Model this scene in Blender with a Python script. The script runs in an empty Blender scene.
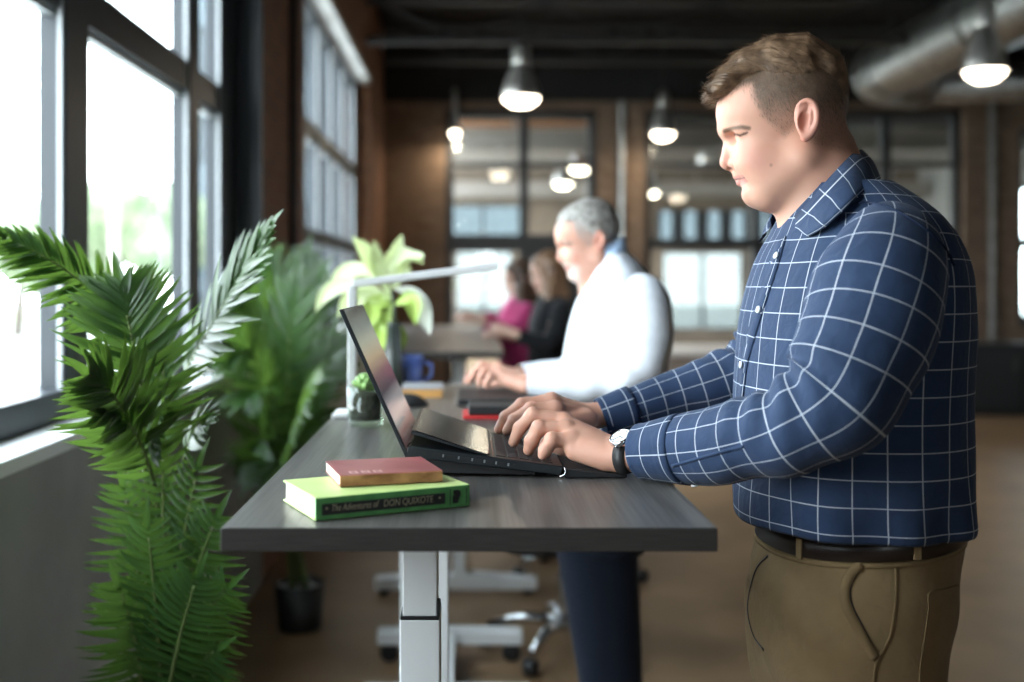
SKY, EXPO = 17.0, 0.0
import bpy, math
import numpy as np
from mathutils import Vector, Matrix
from mathutils.bvhtree import BVHTree

S = bpy.context.scene
COL = S.collection
F, VX, VY, CZ = 1100.0, 469.0, 280.0, 1.44      # focal length in pixels, vanishing point, eye height


def W(px, py, Y):
    """the point of the place that stands at depth Y and shows at (px, py)"""
    return np.array([(px - VX) * Y / F, Y, CZ - (py - VY) * Y / F])


def nrm(v):
    v = np.asarray(v, float)
    return v / (np.linalg.norm(v, axis=-1, keepdims=True) + 1e-12)


def cspl(xs, ys, xq):
    """smooth interpolation through a table (cubic Hermite with limited slopes)"""
    xs = np.asarray(xs, float); ys = np.asarray(ys, float); xq = np.atleast_1d(np.asarray(xq, float))
    one = ys.ndim == 1
    if one: ys = ys[:, None]
    if xs[0] > xs[-1]: xs = xs[::-1]; ys = ys[::-1]
    h = np.diff(xs)[:, None]; d = np.diff(ys, axis=0) / h
    m = np.zeros_like(ys)
    m[0] = d[0]; m[-1] = d[-1]
    for i in range(1, len(xs) - 1):
        m[i] = (d[i - 1] * h[i] + d[i] * h[i - 1]) / (h[i] + h[i - 1])
    i = np.clip(np.searchsorted(xs, xq) - 1, 0, len(xs) - 2)
    t = np.clip((xq - xs[i]) / (xs[i + 1] - xs[i]), 0, 1)[:, None]; H = (xs[i + 1] - xs[i])[:, None]
    r = (2*t**3 - 3*t**2 + 1)*ys[i] + (t**3 - 2*t**2 + t)*H*m[i] + (-2*t**3 + 3*t**2)*ys[i+1] + (t**3 - t**2)*H*m[i+1]
    return r[:, 0] if one else r


# ------------------------------------------------------------------ objects
LOC = {}


def tag(o, label=None, cat=None, group=None, kind=None):
    if label: o['label'] = label
    if cat: o['category'] = cat
    if group: o['group'] = group
    if kind: o['kind'] = kind
    return o


def thing(name, label, cat, loc=(0, 0, 0), group=None, rz=0.0):
    o = bpy.data.objects.new(name, None)
    o.empty_display_size = 0.05
    COL.objects.link(o)
    o.location = loc
    o.rotation_euler = (0, 0, rz)
    LOC[o.name] = Vector(loc)
    return tag(o, label, cat, group)


class G:
    def __init__(s):
        s.v = []; s.f = []; s.m = []; s.n = 0; s.a = {}

    def add(s, v, f, mi=0, **attrs):
        v = np.asarray(v, float).reshape(-1, 3)
        b = s.n
        s.v.append(v)
        s.f.extend([tuple(int(i) + b for i in q) for q in f])
        s.m.extend([mi] * len(f))
        for k, a in attrs.items():
            s.a.setdefault(k, []).append((b, np.asarray(a, float)))
        s.n += len(v)
        return b

    def box(s, lo, hi, mi=0):
        x0, y0, z0 = lo; x1, y1, z1 = hi
        s.add([(x0,y0,z0),(x1,y0,z0),(x1,y1,z0),(x0,y1,z0),(x0,y0,z1),(x1,y0,z1),(x1,y1,z1),(x0,y1,z1)],
              [(0,3,2,1),(4,5,6,7),(0,1,5,4),(1,2,6,5),(2,3,7,6),(3,0,4,7)], mi)
        return s

    def obox(s, c, ex, ey, ez, mi=0):
        """box from its centre and three half-axis vectors"""
        c = np.asarray(c, float); ex, ey, ez = [np.asarray(e, float) for e in (ex, ey, ez)]
        v = [c + a*ex + b*ey + d*ez for d in (-1, 1) for (a, b) in ((-1,-1),(1,-1),(1,1),(-1,1))]
        f = [(0,3,2,1),(4,5,6,7),(0,1,5,4),(1,2,6,5),(2,3,7,6),(3,0,4,7)]
        if np.dot(np.cross(ex, ey), ez) < 0: f = [q[::-1] for q in f]
        s.add(v, f, mi)
        return s

    def prism(s, poly, ex, ey, o, ez, h0, h1, mi=0):
        """outline poly (a, b) in the plane (ex, ey) at o, pushed from h0 to h1 along ez"""
        o, ex, ey, ez = [np.asarray(a, float) for a in (o, ex, ey, ez)]
        n = len(poly)
        v = [o + a*ex + b*ey + h*ez for h in (h0, h1) for (a, b) in poly]
        f = [(i, (i+1) % n, n + (i+1) % n, n + i) for i in range(n)] + [tuple(range(n))[::-1], tuple(range(n, 2*n))]
        area = sum(poly[i][0]*poly[(i+1) % n][1] - poly[(i+1) % n][0]*poly[i][1] for i in range(n))
        if area*np.dot(np.cross(ex, ey), ez)*(h1 - h0) < 0: f = [q[::-1] for q in f]
        s.add(v, f, mi)
        return s

    def loft(s, R, closed=True, cap0=True, cap1=True, mi=0, **attrs):
        R = np.asarray(R, float); N, M = R.shape[:2]
        f = []
        for i in range(N - 1):
            for j in range(M if closed else M - 1):
                k = (j + 1) % M
                f.append((i*M + j, i*M + k, (i+1)*M + k, (i+1)*M + j))
        if cap0: f.append(tuple(range(M))[::-1])
        if cap1: f.append(tuple((N-1)*M + j for j in range(M)))
        s.add(R.reshape(-1, 3), f, mi, **attrs)
        return s

    def tube(s, pts, r, n=10, mi=0, cap=True):
        pts = np.asarray(pts, float)
        r = np.broadcast_to(np.asarray(r, float), (len(pts),))
        A, B = frames(pts)
        th = np.linspace(0, 2*np.pi, n, endpoint=False)
        R = pts[:, None] + r[:, None, None]*(np.cos(th)[None, :, None]*A[:, None] + np.sin(th)[None, :, None]*B[:, None])
        return s.loft(R, True, cap, cap, mi)

    def lathe(s, prof, c=(0, 0, 0), n=24, axis=(0, 0, 1), mi=0, cap0=True, cap1=True):
        """prof: (radius, height) pairs along axis from c"""
        a = nrm(axis); u = nrm(np.cross(a, (0.31, 0.95, 0.1) if abs(a[1]) < 0.9 else (1, 0, 0))); w = np.cross(a, u)
        th = np.linspace(0, 2*np.pi, n, endpoint=False)
        c = np.asarray(c, float)
        R = np.array([c + a*h + r*(np.cos(th)[:, None]*u + np.sin(th)[:, None]*w) for r, h in prof])
        return s.loft(R, True, cap0, cap1, mi)

    def ball(s, c, r, n=14, mi=0):
        r = np.broadcast_to(np.asarray(r, float), (3,))
        ph = np.linspace(0.02, np.pi - 0.02, n); th = np.linspace(0, 2*np.pi, 2*n, endpoint=False)
        R = np.array([[np.asarray(c) + r*np.array([np.sin(p)*np.cos(t), np.sin(p)*np.sin(t), -np.cos(p)]) for t in th] for p in ph])
        return s.loft(R, True, True, True, mi)

    def build(s, name, mat, parent=None, smooth=False, bevel=0.0, seg=2, angle=40):
        return mesh_obj(name, np.concatenate(s.v), s.f, mat, parent, smooth, s.m, s.a, bevel, seg, angle)


def frames(pts):
    T = nrm(np.gradient(pts, axis=0))
    a = np.array([0.0, 0.0, 1.0]) if abs(T[0][2]) < 0.9 else np.array([0.0, 1.0, 0.0])
    A = []
    for t in T:
        a = a - t*np.dot(a, t)
        a = nrm(a); A.append(a)
    A = np.array(A); B = np.cross(T, A)
    return A, B


def mesh_obj(name, v, f, mat, parent=None, smooth=False, mi=None, attrs=None, bevel=0.0, seg=2, angle=40):
    me = bpy.data.meshes.new(name)
    me.from_pydata(np.asarray(v, float).tolist(), [], f)
    mats = mat if isinstance(mat, (list, tuple)) else [mat]
    for m in mats: me.materials.append(m)
    if mi is not None and len(mats) > 1:
        me.polygons.foreach_set('material_index', np.asarray(mi, np.int32))
    if smooth:
        me.polygons.foreach_set('use_smooth', np.ones(len(me.polygons), bool))
    for k, parts in (attrs or {}).items():
        a = me.attributes.new(k, 'FLOAT_VECTOR', 'POINT')
        buf = np.zeros((len(me.vertices), 3), np.float32)
        for b, arr in parts:
            buf[b:b + len(arr)] = arr
        a.data.foreach_set('vector', buf.ravel())
    me.update()
    o = bpy.data.objects.new(name, me)
    COL.objects.link(o)
    if parent is not None:
        o.parent = parent
        if parent.type == 'EMPTY': o.location = -LOC[parent.name]
    if bevel:
        b = o.modifiers.new('edge', 'BEVEL'); b.width = bevel; b.segments = seg; b.limit_method = 'ANGLE'; b.angle_limit = math.radians(angle)
        b.harden_normals = False
    return o


def copy_tree(o, parent=None):
    c = o.copy(); COL.objects.link(c)
    if parent is not None: c.parent = parent
    for ch in [x for x in list(bpy.data.objects) if x.parent == o]:
        copy_tree(ch, c)
    return c


def bvh_of(o):
    off = np.zeros(3)
    return BVHTree.FromPolygons([tuple(v.co) for v in o.data.vertices], [tuple(p.vertices) for p in o.data.polygons])


def cast(bvh, px, py):
    d = Vector(((px - VX)/F, 1, -(py - VY)/F)).normalized()
    hit, n, i, t = bvh.ray_cast(Vector((0, 0, CZ)), d)
    if hit is None: return None, None
    n = np.array(n)
    if np.dot(n, np.array(d)) > 0: n = -n
    return np.array(hit), n


# ------------------------------------------------------------------ materials
MATS = {}


def mat(name, col, rough=0.5, metal=0.0, spec=0.5, **kw):
    m = bpy.data.materials.new(name); m.use_nodes = True
    nt = m.node_tree; b = nt.nodes['Principled BSDF']
    b.inputs['Base Color'].default_value = (*col, 1)
    b.inputs['Roughness'].default_value = rough
    b.inputs['Metallic'].default_value = metal
    b.inputs['Specular IOR Level'].default_value = spec
    for k, v in kw.items():
        b.inputs[k.replace('_', ' ')].default_value = v
    MATS[name] = m
    return m


def N(nt, typ, **kw):
    n = nt.nodes.new(typ)
    for k, v in kw.items():
        if k.startswith('i_'):
            key = k[2:]
            key = int(key) if key.isdigit() else key.replace('_', ' ')
            n.inputs[key].default_value = v
        else:
            setattr(n, k, v)
    return n


def bsdf(m): return m.node_tree.nodes['Principled BSDF']


def noise_col(m, c0, c1, scale=8.0, detail=4.0, stretch=(1, 1, 1), coord='Object', lo=0.35, hi=0.65, bump=0.0, bdist=0.002, rough=None, distort=0.0):
    nt = m.node_tree; b = bsdf(m)
    tc = N(nt, 'ShaderNodeTexCoord'); mp = N(nt, 'ShaderNodeMapping'); mp.inputs['Scale'].default_value = stretch
    nz = N(nt, 'ShaderNodeTexNoise', i_Scale=scale, i_Detail=detail, i_Distortion=distort)
    cr = N(nt, 'ShaderNodeValToRGB')
    cr.color_ramp.elements[0].position = lo; cr.color_ramp.elements[1].position = hi
    cr.color_ramp.elements[0].color = (*c0, 1); cr.color_ramp.elements[1].color = (*c1, 1)
    nt.links.new(tc.outputs[coord], mp.inputs[0]); nt.links.new(mp.outputs[0], nz.inputs['Vector'])
    nt.links.new(nz.outputs['Fac'], cr.inputs[0]); nt.links.new(cr.outputs[0], b.inputs['Base Color'])
    if bump:
        bp = N(nt, 'ShaderNodeBump', i_Strength=bump, i_Distance=bdist)
        nt.links.new(nz.outputs['Fac'], bp.inputs['Height']); nt.links.new(bp.outputs[0], b.inputs['Normal'])
    if rough:
        mr = N(nt, 'ShaderNodeMapRange'); mr.inputs['To Min'].default_value = rough[0]; mr.inputs['To Max'].default_value = rough[1]
        nt.links.new(nz.outputs['Fac'], mr.inputs[0]); nt.links.new(mr.outputs[0], b.inputs['Roughness'])
    return m


def emit(name, col, strength):
    m = bpy.data.materials.new(name); m.use_nodes = True
    nt = m.node_tree; nt.nodes.remove(nt.nodes['Principled BSDF'])
    e = N(nt, 'ShaderNodeEmission'); e.inputs[0].default_value = (*col, 1); e.inputs[1].default_value = strength
    nt.links.new(e.outputs[0], nt.nodes['Material Output'].inputs[0])
    return m


def glass(name, tint=(0.95, 0.98, 0.98), refl=0.06, rough=0.0):
    m = bpy.data.materials.new(name); m.use_nodes = True
    nt = m.node_tree; nt.nodes.remove(nt.nodes['Principled BSDF'])
    t = N(nt, 'ShaderNodeBsdfTransparent'); t.inputs[0].default_value = (*tint, 1)
    g = N(nt, 'ShaderNodeBsdfGlossy'); g.inputs['Roughness'].default_value = rough
    lf = N(nt, 'ShaderNodeLayerWeight'); pw = N(nt, 'ShaderNodeMath', operation='POWER'); pw.inputs[1].default_value = 5.0
    lf.inputs['Blend'].default_value = 0.5; nt.links.new(lf.outputs['Facing'], pw.inputs[0])
    lw = N(nt, 'ShaderNodeMath', operation='MULTIPLY_ADD'); lw.inputs[1].default_value = 0.9; lw.inputs[2].default_value = refl; nt.links.new(pw.outputs[0], lw.inputs[0])
    mx = N(nt, 'ShaderNodeMixShader')
    nt.links.new(lw.outputs[0], mx.inputs[0]); nt.links.new(t.outputs[0], mx.inputs[1]); nt.links.new(g.outputs[0], mx.inputs[2])
    nt.links.new(mx.outputs[0], nt.nodes['Material Output'].inputs[0])
    return m


# ------------------------------------------------------------------ implicit surfaces
def smin(a, b, k):
    if k <= 0: return np.minimum(a, b)
    h = np.maximum(k - np.abs(a - b), 0)/k
    return np.minimum(a, b) - h*h*k*0.25


def smax(a, b, k): return -smin(-a, -b, k)


def rcone(P, a, b, ra, rb):
    a = np.asarray(a, float); b = np.asarray(b, float); ba = b - a
    t = np.clip((P - a) @ ba/(ba @ ba + 1e-12), 0, 1)
    return np.linalg.norm(P - a - t[:, None]*ba, axis=1) - (ra + (rb - ra)*t)


def chain(P, pts, rs, k=0.0):
    d = None
    for i in range(len(pts) - 1):
        e = rcone(P, pts[i], pts[i+1], rs[i], rs[i+1])
        d = e if d is None else smin(d, e, k)
    return d


def ell(P, c, r, rot=None):
    q = P - np.asarray(c, float)
    if rot is not None: q = q @ rot
    r = np.asarray(r, float)
    k0 = np.linalg.norm(q/r, axis=1); k1 = np.linalg.norm(q/(r*r), axis=1) + 1e-9
    return k0*(k0 - 1.0)/k1


def boxd(P, lo, hi):
    q = np.maximum(np.maximum(lo - P, P - hi), 0)
    return np.linalg.norm(q, axis=1)


def union_of(groups, k=0.012):
    """groups: (function, lo, hi); each is asked only near its box"""
    gs = [(f, np.asarray(lo, float), np.asarray(hi, float)) for f, lo, hi in groups]

    def fn(P):
        d = np.full(len(P), 10.0)
        for f, lo, hi in gs:
            bd = boxd(P, lo, hi)
            near = bd < 0.05
            e = bd + 0.02
            if near.any(): e[near] = f(P[near])
            d = smin(d, e, k)
        return d
    return fn


def evalf(fn, P, ch=300000):
    return np.concatenate([fn(P[i:i+ch]) for i in range(0, len(P), ch)]) if len(P) else np.zeros(0)


def axis(*segs):
    """grid line positions from (start, end, step) runs"""
    out = []
    for a, b, h in segs:
        n = max(1, int(round((b - a)/h)))
        out.append(np.linspace(a, b, n, endpoint=False))
    out.append([segs[-1][1]])
    return np.concatenate(out)


def polygonize(fn, xs, ys, zs, blk=6, pad=0.012, proj=2):
    n = np.array([len(xs), len(ys), len(zs)])
    nb = -(-n//blk)
    cen, half = [], []
    for a, m in ((xs, nb[0]), (ys, nb[1]), (zs, nb[2])):
        lo = a[np.minimum(np.arange(m)*blk, len(a)-1)]; hi = a[np.minimum(np.arange(m)*blk + blk, len(a)-1)]
        cen.append((lo + hi)/2); half.append((hi - lo)/2)
    C = np.stack(np.meshgrid(*cen, indexing='ij'), -1).reshape(-1, 3)
    Hh = np.stack(np.meshgrid(*half, indexing='ij'), -1).reshape(-1, 3)
    dc = evalf(fn, C); act = np.abs(dc) < np.linalg.norm(Hh, axis=1)*1.25 + pad
    def expand(a):
        a = a.reshape(nb)
        for ax in range(3): a = np.repeat(a, blk, axis=ax)
        return a[:n[0], :n[1], :n[2]]
    D = expand(np.where(dc < 0, -1.0, 1.0).astype(np.float32)).copy()
    I = np.nonzero(expand(act))
    P = np.stack([xs[I[0]], ys[I[1]], zs[I[2]]], 1)
    D[I] = evalf(fn, P)
    ins = D < 0
    c = np.zeros(n - 1, np.int8)
    for a in (0, 1):
        for b in (0, 1):
            for d in (0, 1):
                c += ins[a:n[0]-1+a, b:n[1]-1+b, d:n[2]-1+d]
    ci, cj, ck = np.nonzero((c > 0) & (c < 8))
    flat = (ci*(n[1]-1) + cj)*(n[2]-1) + ck
    pos = np.zeros((len(ci), 3)); cnt = np.zeros(len(ci))
    corner = [(a, b, d) for a in (0, 1) for b in (0, 1) for d in (0, 1)]
    val = {q: D[ci+q[0], cj+q[1], ck+q[2]] for q in corner}
    for q in corner:
        for ax in range(3):
            if q[ax] == 0:
                r = list(q); r[ax] = 1; r = tuple(r)
                v0, v1 = val[q], val[r]
                m = (v0 < 0) != (v1 < 0)
                t = np.where(m, v0/(v0 - v1 + 1e-20), 0)
                w = np.array(q, float)[None].repeat(len(ci), 0); w[:, ax] = t
                p = np.stack([xs[ci] + w[:, 0]*(xs[ci+1]-xs[ci]), ys[cj] + w[:, 1]*(ys[cj+1]-ys[cj]), zs[ck] + w[:, 2]*(zs[ck+1]-zs[ck])], 1)
                pos[m] += p[m]; cnt[m] += 1
    pos /= cnt[:, None]
    faces = []
    def cid(i, j, k): return np.searchsorted(flat, (i*(n[1]-1) + j)*(n[2]-1) + k)
    for ax in range(3):
        o1, o2 = [(1, 2), (2, 0), (0, 1)][ax]
        sl0 = [slice(None)]*3; sl1 = [slice(None)]*3
        sl0[ax] = slice(0, -1); sl1[ax] = slice(1, None)
        for o in (o1, o2):
            sl0[o] = slice(1, -1); sl1[o] = slice(1, -1)
        a, b = ins[tuple(sl0)], ins[tuple(sl1)]
        E = np.nonzero(a != b)
        sgn = a[E]
        e = [x.copy() for x in E]
        for o in (o1, o2): e[o] = e[o] + 1
        q = []
        for (u, w) in ((-1, -1), (0, -1), (0, 0), (-1, 0)):
            x = [y.copy() for y in e]; x[o1] += u; x[o2] += w
            q.append(cid(*x))
        q = np.stack(q, 1)
        q[~sgn] = q[~sgn][:, ::-1]
        faces.append(q)
    faces = np.concatenate(faces)
    h = 0.0009
    K = np.array([(1, -1, -1), (-1, -1, 1), (-1, 1, -1), (1, 1, 1)], float)
    lim = 0.002
    for _ in range(proj):
        d0 = evalf(fn, pos); g = np.zeros_like(pos)
        for kk in K: g += kk*evalf(fn, pos + kk*h)[:, None]
        g = g/(4*h); g2 = (g*g).sum(1) + 0.05
        st = np.clip(d0/g2, -lim, lim)
        pos = pos - g*st[:, None]
    return pos, faces


def waves(seed, n, kmin, kmax):
    r = np.random.default_rng(seed)
    k = np.exp(r.uniform(np.log(kmin), np.log(kmax), n)); th = r.uniform(0, np.pi, n); ph = r.uniform(0, 6.28, n)
    def f(a, b):
        s = np.zeros(np.broadcast(a, b).shape)
        for i in range(n): s = s + np.sin(k[i]*(np.cos(th[i])*a + np.sin(th[i])*b) + ph[i])*(kmin/k[i])**0.6
        return s/n**0.5
    return f
# ================================================================== the room
XW = -0.986            # inner face of the window wall
SILL = 1.06
YB = 12.7              # brick wall at the end of the room
BW0, BW1 = 0.2, 0.7     # unseen window added behind the viewer for fill light
WT = 3.05               # head of the side windows
ZC = 4.3               # underside of the roof deck

m_black = mat('black_steel', (0.022, 0.025, 0.028), 0.45)
m_frame = mat('window_frame_paint', (0.024, 0.030, 0.037), 0.42)
m_dark = mat('dark_ceiling_paint', (0.008, 0.008, 0.008), 0.8)
m_joist = mat('joist_paint', (0.02, 0.019, 0.018), 0.6)
m_wall = noise_col(mat('grey_plaster', (0.2, 0.19, 0.18), 0.8), (0.27, 0.262, 0.25), (0.33, 0.32, 0.305), 3, 6, bump=0.15)
m_sill = mat('sill_paint', (0.82, 0.82, 0.8), 0.5)
m_floor = noise_col(mat('polished_concrete', (0.2, 0.16, 0.12), 0.3), (0.17, 0.10, 0.05), (0.32, 0.20, 0.108), 2.2, 9, lo=0.3, hi=0.7, rough=(0.38, 0.52))
m_galv = noise_col(mat('galvanised_steel', (0.5, 0.5, 0.5), 0.42, 1.0), (0.26, 0.26, 0.25), (0.42, 0.42, 0.41), 14, 4)
m_pane = glass('window_glass')


def brick(name, c1, c2, mortar, axis_map):
    m = mat(name, c1, 0.85)
    nt = m.node_tree; b = bsdf(m)
    tc = N(nt, 'ShaderNodeTexCoord'); sx = N(nt, 'ShaderNodeSeparateXYZ'); cx = N(nt, 'ShaderNodeCombineXYZ')
    nt.links.new(tc.outputs['Object'], sx.inputs[0])
    nt.links.new(sx.outputs[axis_map], cx.inputs[0]); nt.links.new(sx.outputs[2], cx.inputs[1])
    t = N(nt, 'ShaderNodeTexBrick', i_Scale=1.0, i_Mortar_Size=0.007, i_Brick_Width=0.21, i_Row_Height=0.075, i_Bias=0.0)
    t.inputs['Color1'].default_value = (*c1, 1); t.inputs['Color2'].default_value = (*c2, 1); t.inputs['Mortar'].default_value = (*mortar, 1)
    nt.links.new(cx.outputs[0], t.inputs['Vector'])
    nz = N(nt, 'ShaderNodeTexNoise', i_Scale=9.0, i_Detail=5.0); nt.links.new(tc.outputs['Object'], nz.inputs['Vector'])
    mx = N(nt, 'ShaderNodeMixRGB', blend_type='MULTIPLY'); mx.inputs[0].default_value = 0.5
    nt.links.new(t.outputs['Color'], mx.inputs[1]); nt.links.new(nz.outputs['Fac'], mx.inputs[2])
    nt.links.new(mx.outputs[0], b.inputs['Base Color'])
    bp = N(nt, 'ShaderNodeBump', i_Strength=0.5, i_Distance=0.006); nt.links.new(t.outputs['Fac'], bp.inputs['Height']); bp.invert = True
    nt.links.new(bp.outputs[0], b.inputs['Normal'])
    return m


m_brickx = brick('brown_brick', (0.27, 0.18, 0.12), (0.2, 0.13, 0.085), (0.22, 0.17, 0.13), 0)
m_bricky = brick('red_brown_brick', (0.42, 0.2, 0.105), (0.3, 0.14, 0.075), (0.3, 0.2, 0.14), 1)


def struct(name, g, m, parent=None, **kw):
    o = g.build(name, m, parent, **kw)
    if parent is None: o['kind'] = 'structure'
    return o


struct('floor', G().box((-1.4, -3.2, -0.1), (9.2, 24.2, 0.0)), m_floor)
struct('ceiling', G().box((-1.4, -3.2, ZC), (9.2, 24.2, ZC + 0.1)), m_dark)
# window wall: low wall with a sill, brick piers between the window bays
g = G()
for y0, y1 in ((0.3, 5.24), (6.53, 10.9)):
    g.box((XW - 0.24, y0, 0), (XW, y1, SILL - 0.035))
struct('wall_left', g, m_wall)
g = G()
for y0, y1 in ((0.3, 5.24), (6.53, 10.9)):
    g.box((XW - 0.26, y0, SILL - 0.035), (XW + 0.012, y1, SILL))
struct('trim_1', g, m_sill, bevel=0.004)
g = G()
g.box((XW - 0.205, 5.24, 0), (XW + 0.0, 6.53, ZC)); g.box((XW - 0.26, 10.9, 0), (XW + 0.0, YB, ZC))
g.box((XW - 0.26, -3.2, 0), (XW, 0.3, ZC)); g.box((XW - 0.26, 0.3, WT), (XW, 5.24, ZC)); g.box((XW - 0.26, 6.53, 3.42), (XW, 10.9, ZC))
struct('wall_left_brick', g, m_bricky)


def window(k, y0, y1, posts, transoms, zt):
    f = G()
    xo, xi = -1.17, -1.105
    for a, b in posts: f.box((xo - 0.012, a, SILL), (xi, b, zt))
    for a, b in transoms: f.box((xo - 0.03, y0, a), (xi - 0.012, y1, b))
    f.box((xo - 0.06, y0, SILL), (xi + 0.004, y1, SILL + 0.08)); f.box((xo - 0.06, y0, zt - 0.1), (xi, y1, zt))
    w = struct('window_%d' % k, f, m_frame, bevel=0.004)
    p = G().box((xo - 0.006, y0, SILL + 0.05), (xo, y1, zt))
    struct('window_pane', p, m_pane, w)
    # the thin bead that holds each pane
    bd = G()
    for a, b in posts:
        bd.box((xi - 0.022, a - 0.012, SILL + 0.08), (xi - 0.008, a, zt - 0.1)); bd.box((xi - 0.022, b, SILL + 0.08), (xi - 0.008, b + 0.012, zt - 0.1))
    for a, b in transoms:
        bd.box((xo - 0.002, y0, a - 0.02), (xo + 0.03, y1, a)); bd.box((xo - 0.002, y0, b), (xo + 0.022, y1, b + 0.014))
    struct('glazing_bead', bd, mat('bead_aluminium_%d' % k, (0.4, 0.42, 0.43), 0.4), w)
    return w


window(1, 0.3, 5.22, [(0.3, 0.46), (1.68, 1.85), (3.02, 3.20), (4.36, 4.52), (4.92, 5.22)], [(2.188, 2.31)], WT)
struct('trim_2', G().box((-1.19, 5.222, SILL), (XW + 0.004, 5.24, WT)), m_frame)
window(2, 6.53, 10.9, [(6.53, 6.7), (7.35, 7.45), (8.1, 8.2), (8.9, 9.0), (9.7, 9.8), (10.6, 10.9)], [(1.72, 1.8), (2.45, 2.56)], 3.42)
struct('trim_3', G().box((-1.12, 6.53, 3.38), (XW + 0.012, 10.9, 3.44)), m_sill)
# conduit on the first pier
g = G().tube([(XW + 0.02, 6.05, 0.05), (XW + 0.02, 6.05, ZC - 0.02)], 0.022, 8)
tag(g.build('conduit', m_black), 'black conduit running up the red-brown brick pier between the side windows', 'pipe')

# end wall: brick with three glazed steel openings into the next room
ops = [(-0.27, 1.48, 0.0, 3.42), (2.03, 5.72, 0.0, 3.42), (6.35, 8.8, 0.9, 3.2)]
g = G(); x = XW - 0.26
for a, b, z0, z1 in ops:
    g.box((x, YB, 0), (a, YB + 0.3, 3.5)); x = b
    if z0 > 0: g.box((a, YB, 0), (b, YB + 0.3, z0))
    g.box((a, YB, z1), (b, YB + 0.3, 3.5))
g.box((x, YB, 0), (9.2, YB + 0.3, 3.5))
struct('wall_end', g, m_brickx)
struct('wall_end_beam', G().box((XW - 0.26, YB - 0.08, 3.5), (9.2, YB + 0.35, ZC)), m_dark)


def glazed(k, a, b, z0, z1, xs, zs, t=0.055):
    f = G(); y0, y1 = YB + 0.1, YB + 0.2
    f.box((a, y0, z0), (a + 0.09, y1, z1)); f.box((b - 0.09, y0, z0), (b, y1, z1))
    f.box((a, y0, z1 - 0.09), (b, y1, z1))
    for q in xs: f.box((q - t, y0 - 0.01, z0), (q + t, y1, z1))
    for q, h in zs: f.box((a, y0 - 0.005, q - h), (b, y1, q + h))
    w = struct('window_%d' % k, f, m_black)
    struct('window_pane', G().box((a, YB + 0.145, z0 + 0.02), (b, YB + 0.15, z1)), m_pane, w)


glazed(3, *ops[0], [0.64], [(1.87, 0.1), (0.04, 0.04), (2.78, 0.03)])
tag(G().box((0.7, YB + 0.12, 0.02), (1.38, YB + 0.18, 1.78)).build('door_1', m_black), kind='structure')
glazed(4, *ops[1], [3.35, 4.85], [(1.86, 0.06), (0.6, 0.08), (2.78, 0.03)])
glazed(5, *ops[2], [7.5], [(1.86, 0.05), (0.95, 0.05)])
for (px, lab) in ((622, 'grey conduit on the brick pier between the two end-wall windows'), (992, 'grey conduit on the brick at the far end, behind the man in plaid')):
    c = W(px, 300, YB - 0.04)
    tag(G().tube([(c[0], YB - 0.04, 0.02), (c[0], YB - 0.04, 3.5)], 0.035, 8).build('conduit', m_galv), lab, 'pipe')

# other walls of the room, and the room beyond the glass
g = G().box((9.0, -3.2, 0), (9.2, 14.0, ZC)).box((9.0, 21.0, 0), (9.2, 24.2, ZC))
g.box((9.0, 14.0, 0), (9.2, 16.0, ZC)).box((9.0, 19.0, 0), (9.2, 21.0, ZC))
for a, b in ((16.0, 19.0),): g.box((9.0, a, 0), (9.2, b, 0.8)).box((9.0, a, 3.0), (9.2, b, ZC))
struct('wall_right', g, m_wall)
for k, (a, b) in enumerate(((16.0, 19.0),)):
    f = G()
    for q in np.linspace(a, b, 6): f.box((9.06, q - 0.04, 0.8), (9.14, q + 0.04, 3.0))
    for q in (0.84, 2.1, 2.96): f.box((9.06, a, q - 0.04), (9.14, b, q + 0.04))
    o = struct('window_%d' % (12 + k), f, m_black); struct('window_pane', G().box((9.09, a, 0.8), (9.096, b, 3.0)), m_pane, o)
g = G().box((-1.4, -3.2, 0), (BW0, -3.0, ZC)).box((BW1, -3.2, 0), (9.2, -3.0, ZC)).box((BW0, -3.2, 0), (BW1, -3.0, 0.9)).box((BW0, -3.2, 2.7), (BW1, -3.0, ZC))
struct('wall_back', g, m_wall)
f = G()
for q in (BW0 + 0.04, (BW0 + BW1)/2, BW1 - 0.04): f.box((q - 0.04, -3.14, 0.9), (q + 0.04, -3.06, 2.7))
for q in (0.94, 2.66): f.box((BW0, -3.14, q - 0.04), (BW1, -3.06, q + 0.04))
o = struct('window_14', f, m_black); struct('window_pane', G().box((BW0, -3.103, 0.9), (BW1, -3.097, 2.7)), m_pane, o)  # added opening out of view, lets in fill light
m_tan = noise_col(mat('tan_plaster', (0.2, 0.16, 0.12), 0.8), (0.13, 0.10, 0.075), (0.2, 0.155, 0.115), 2, 4)
YF = 22.0
wins = [(W(446, 0, YF)[0], W(520, 0, YF)[0], 2.28, 2.95), (W(456, 0, YF)[0], W(512, 0, YF)[0], 0.75, 2.02), 
        (W(663, 0, YF)[0], W(743, 0, YF)[0], 0.45, 2.0), (W(655, 0, YF)[0], W(775, 0, YF)[0], 2.22, 2.85)]
xs = sorted({-1.4, 9.2} | {w[0] for w in wins} | {w[1] for w in wins}); zs = sorted({0.0, ZC} | {w[2] for w in wins} | {w[3] for w in wins})
g = G()
for i in range(len(xs) - 1):
    for j in range(len(zs) - 1):
        cx, cz = (xs[i] + xs[i+1])/2, (zs[j] + zs[j+1])/2
        if not any(w[0] < cx < w[1] and w[2] < cz < w[3] for w in wins):
            g.box((xs[i], YF, zs[j]), (xs[i+1], YF + 0.2, zs[j+1]))
struct('wall_beyond', g, m_tan)
m_dimglass = glass('dimmed_glass', (0.2, 0.225, 0.235)); m_dimglass2 = glass('dimmed_glass_low', (0.32, 0.335, 0.33))  # pane tint dims the daylight of the far windows
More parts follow.
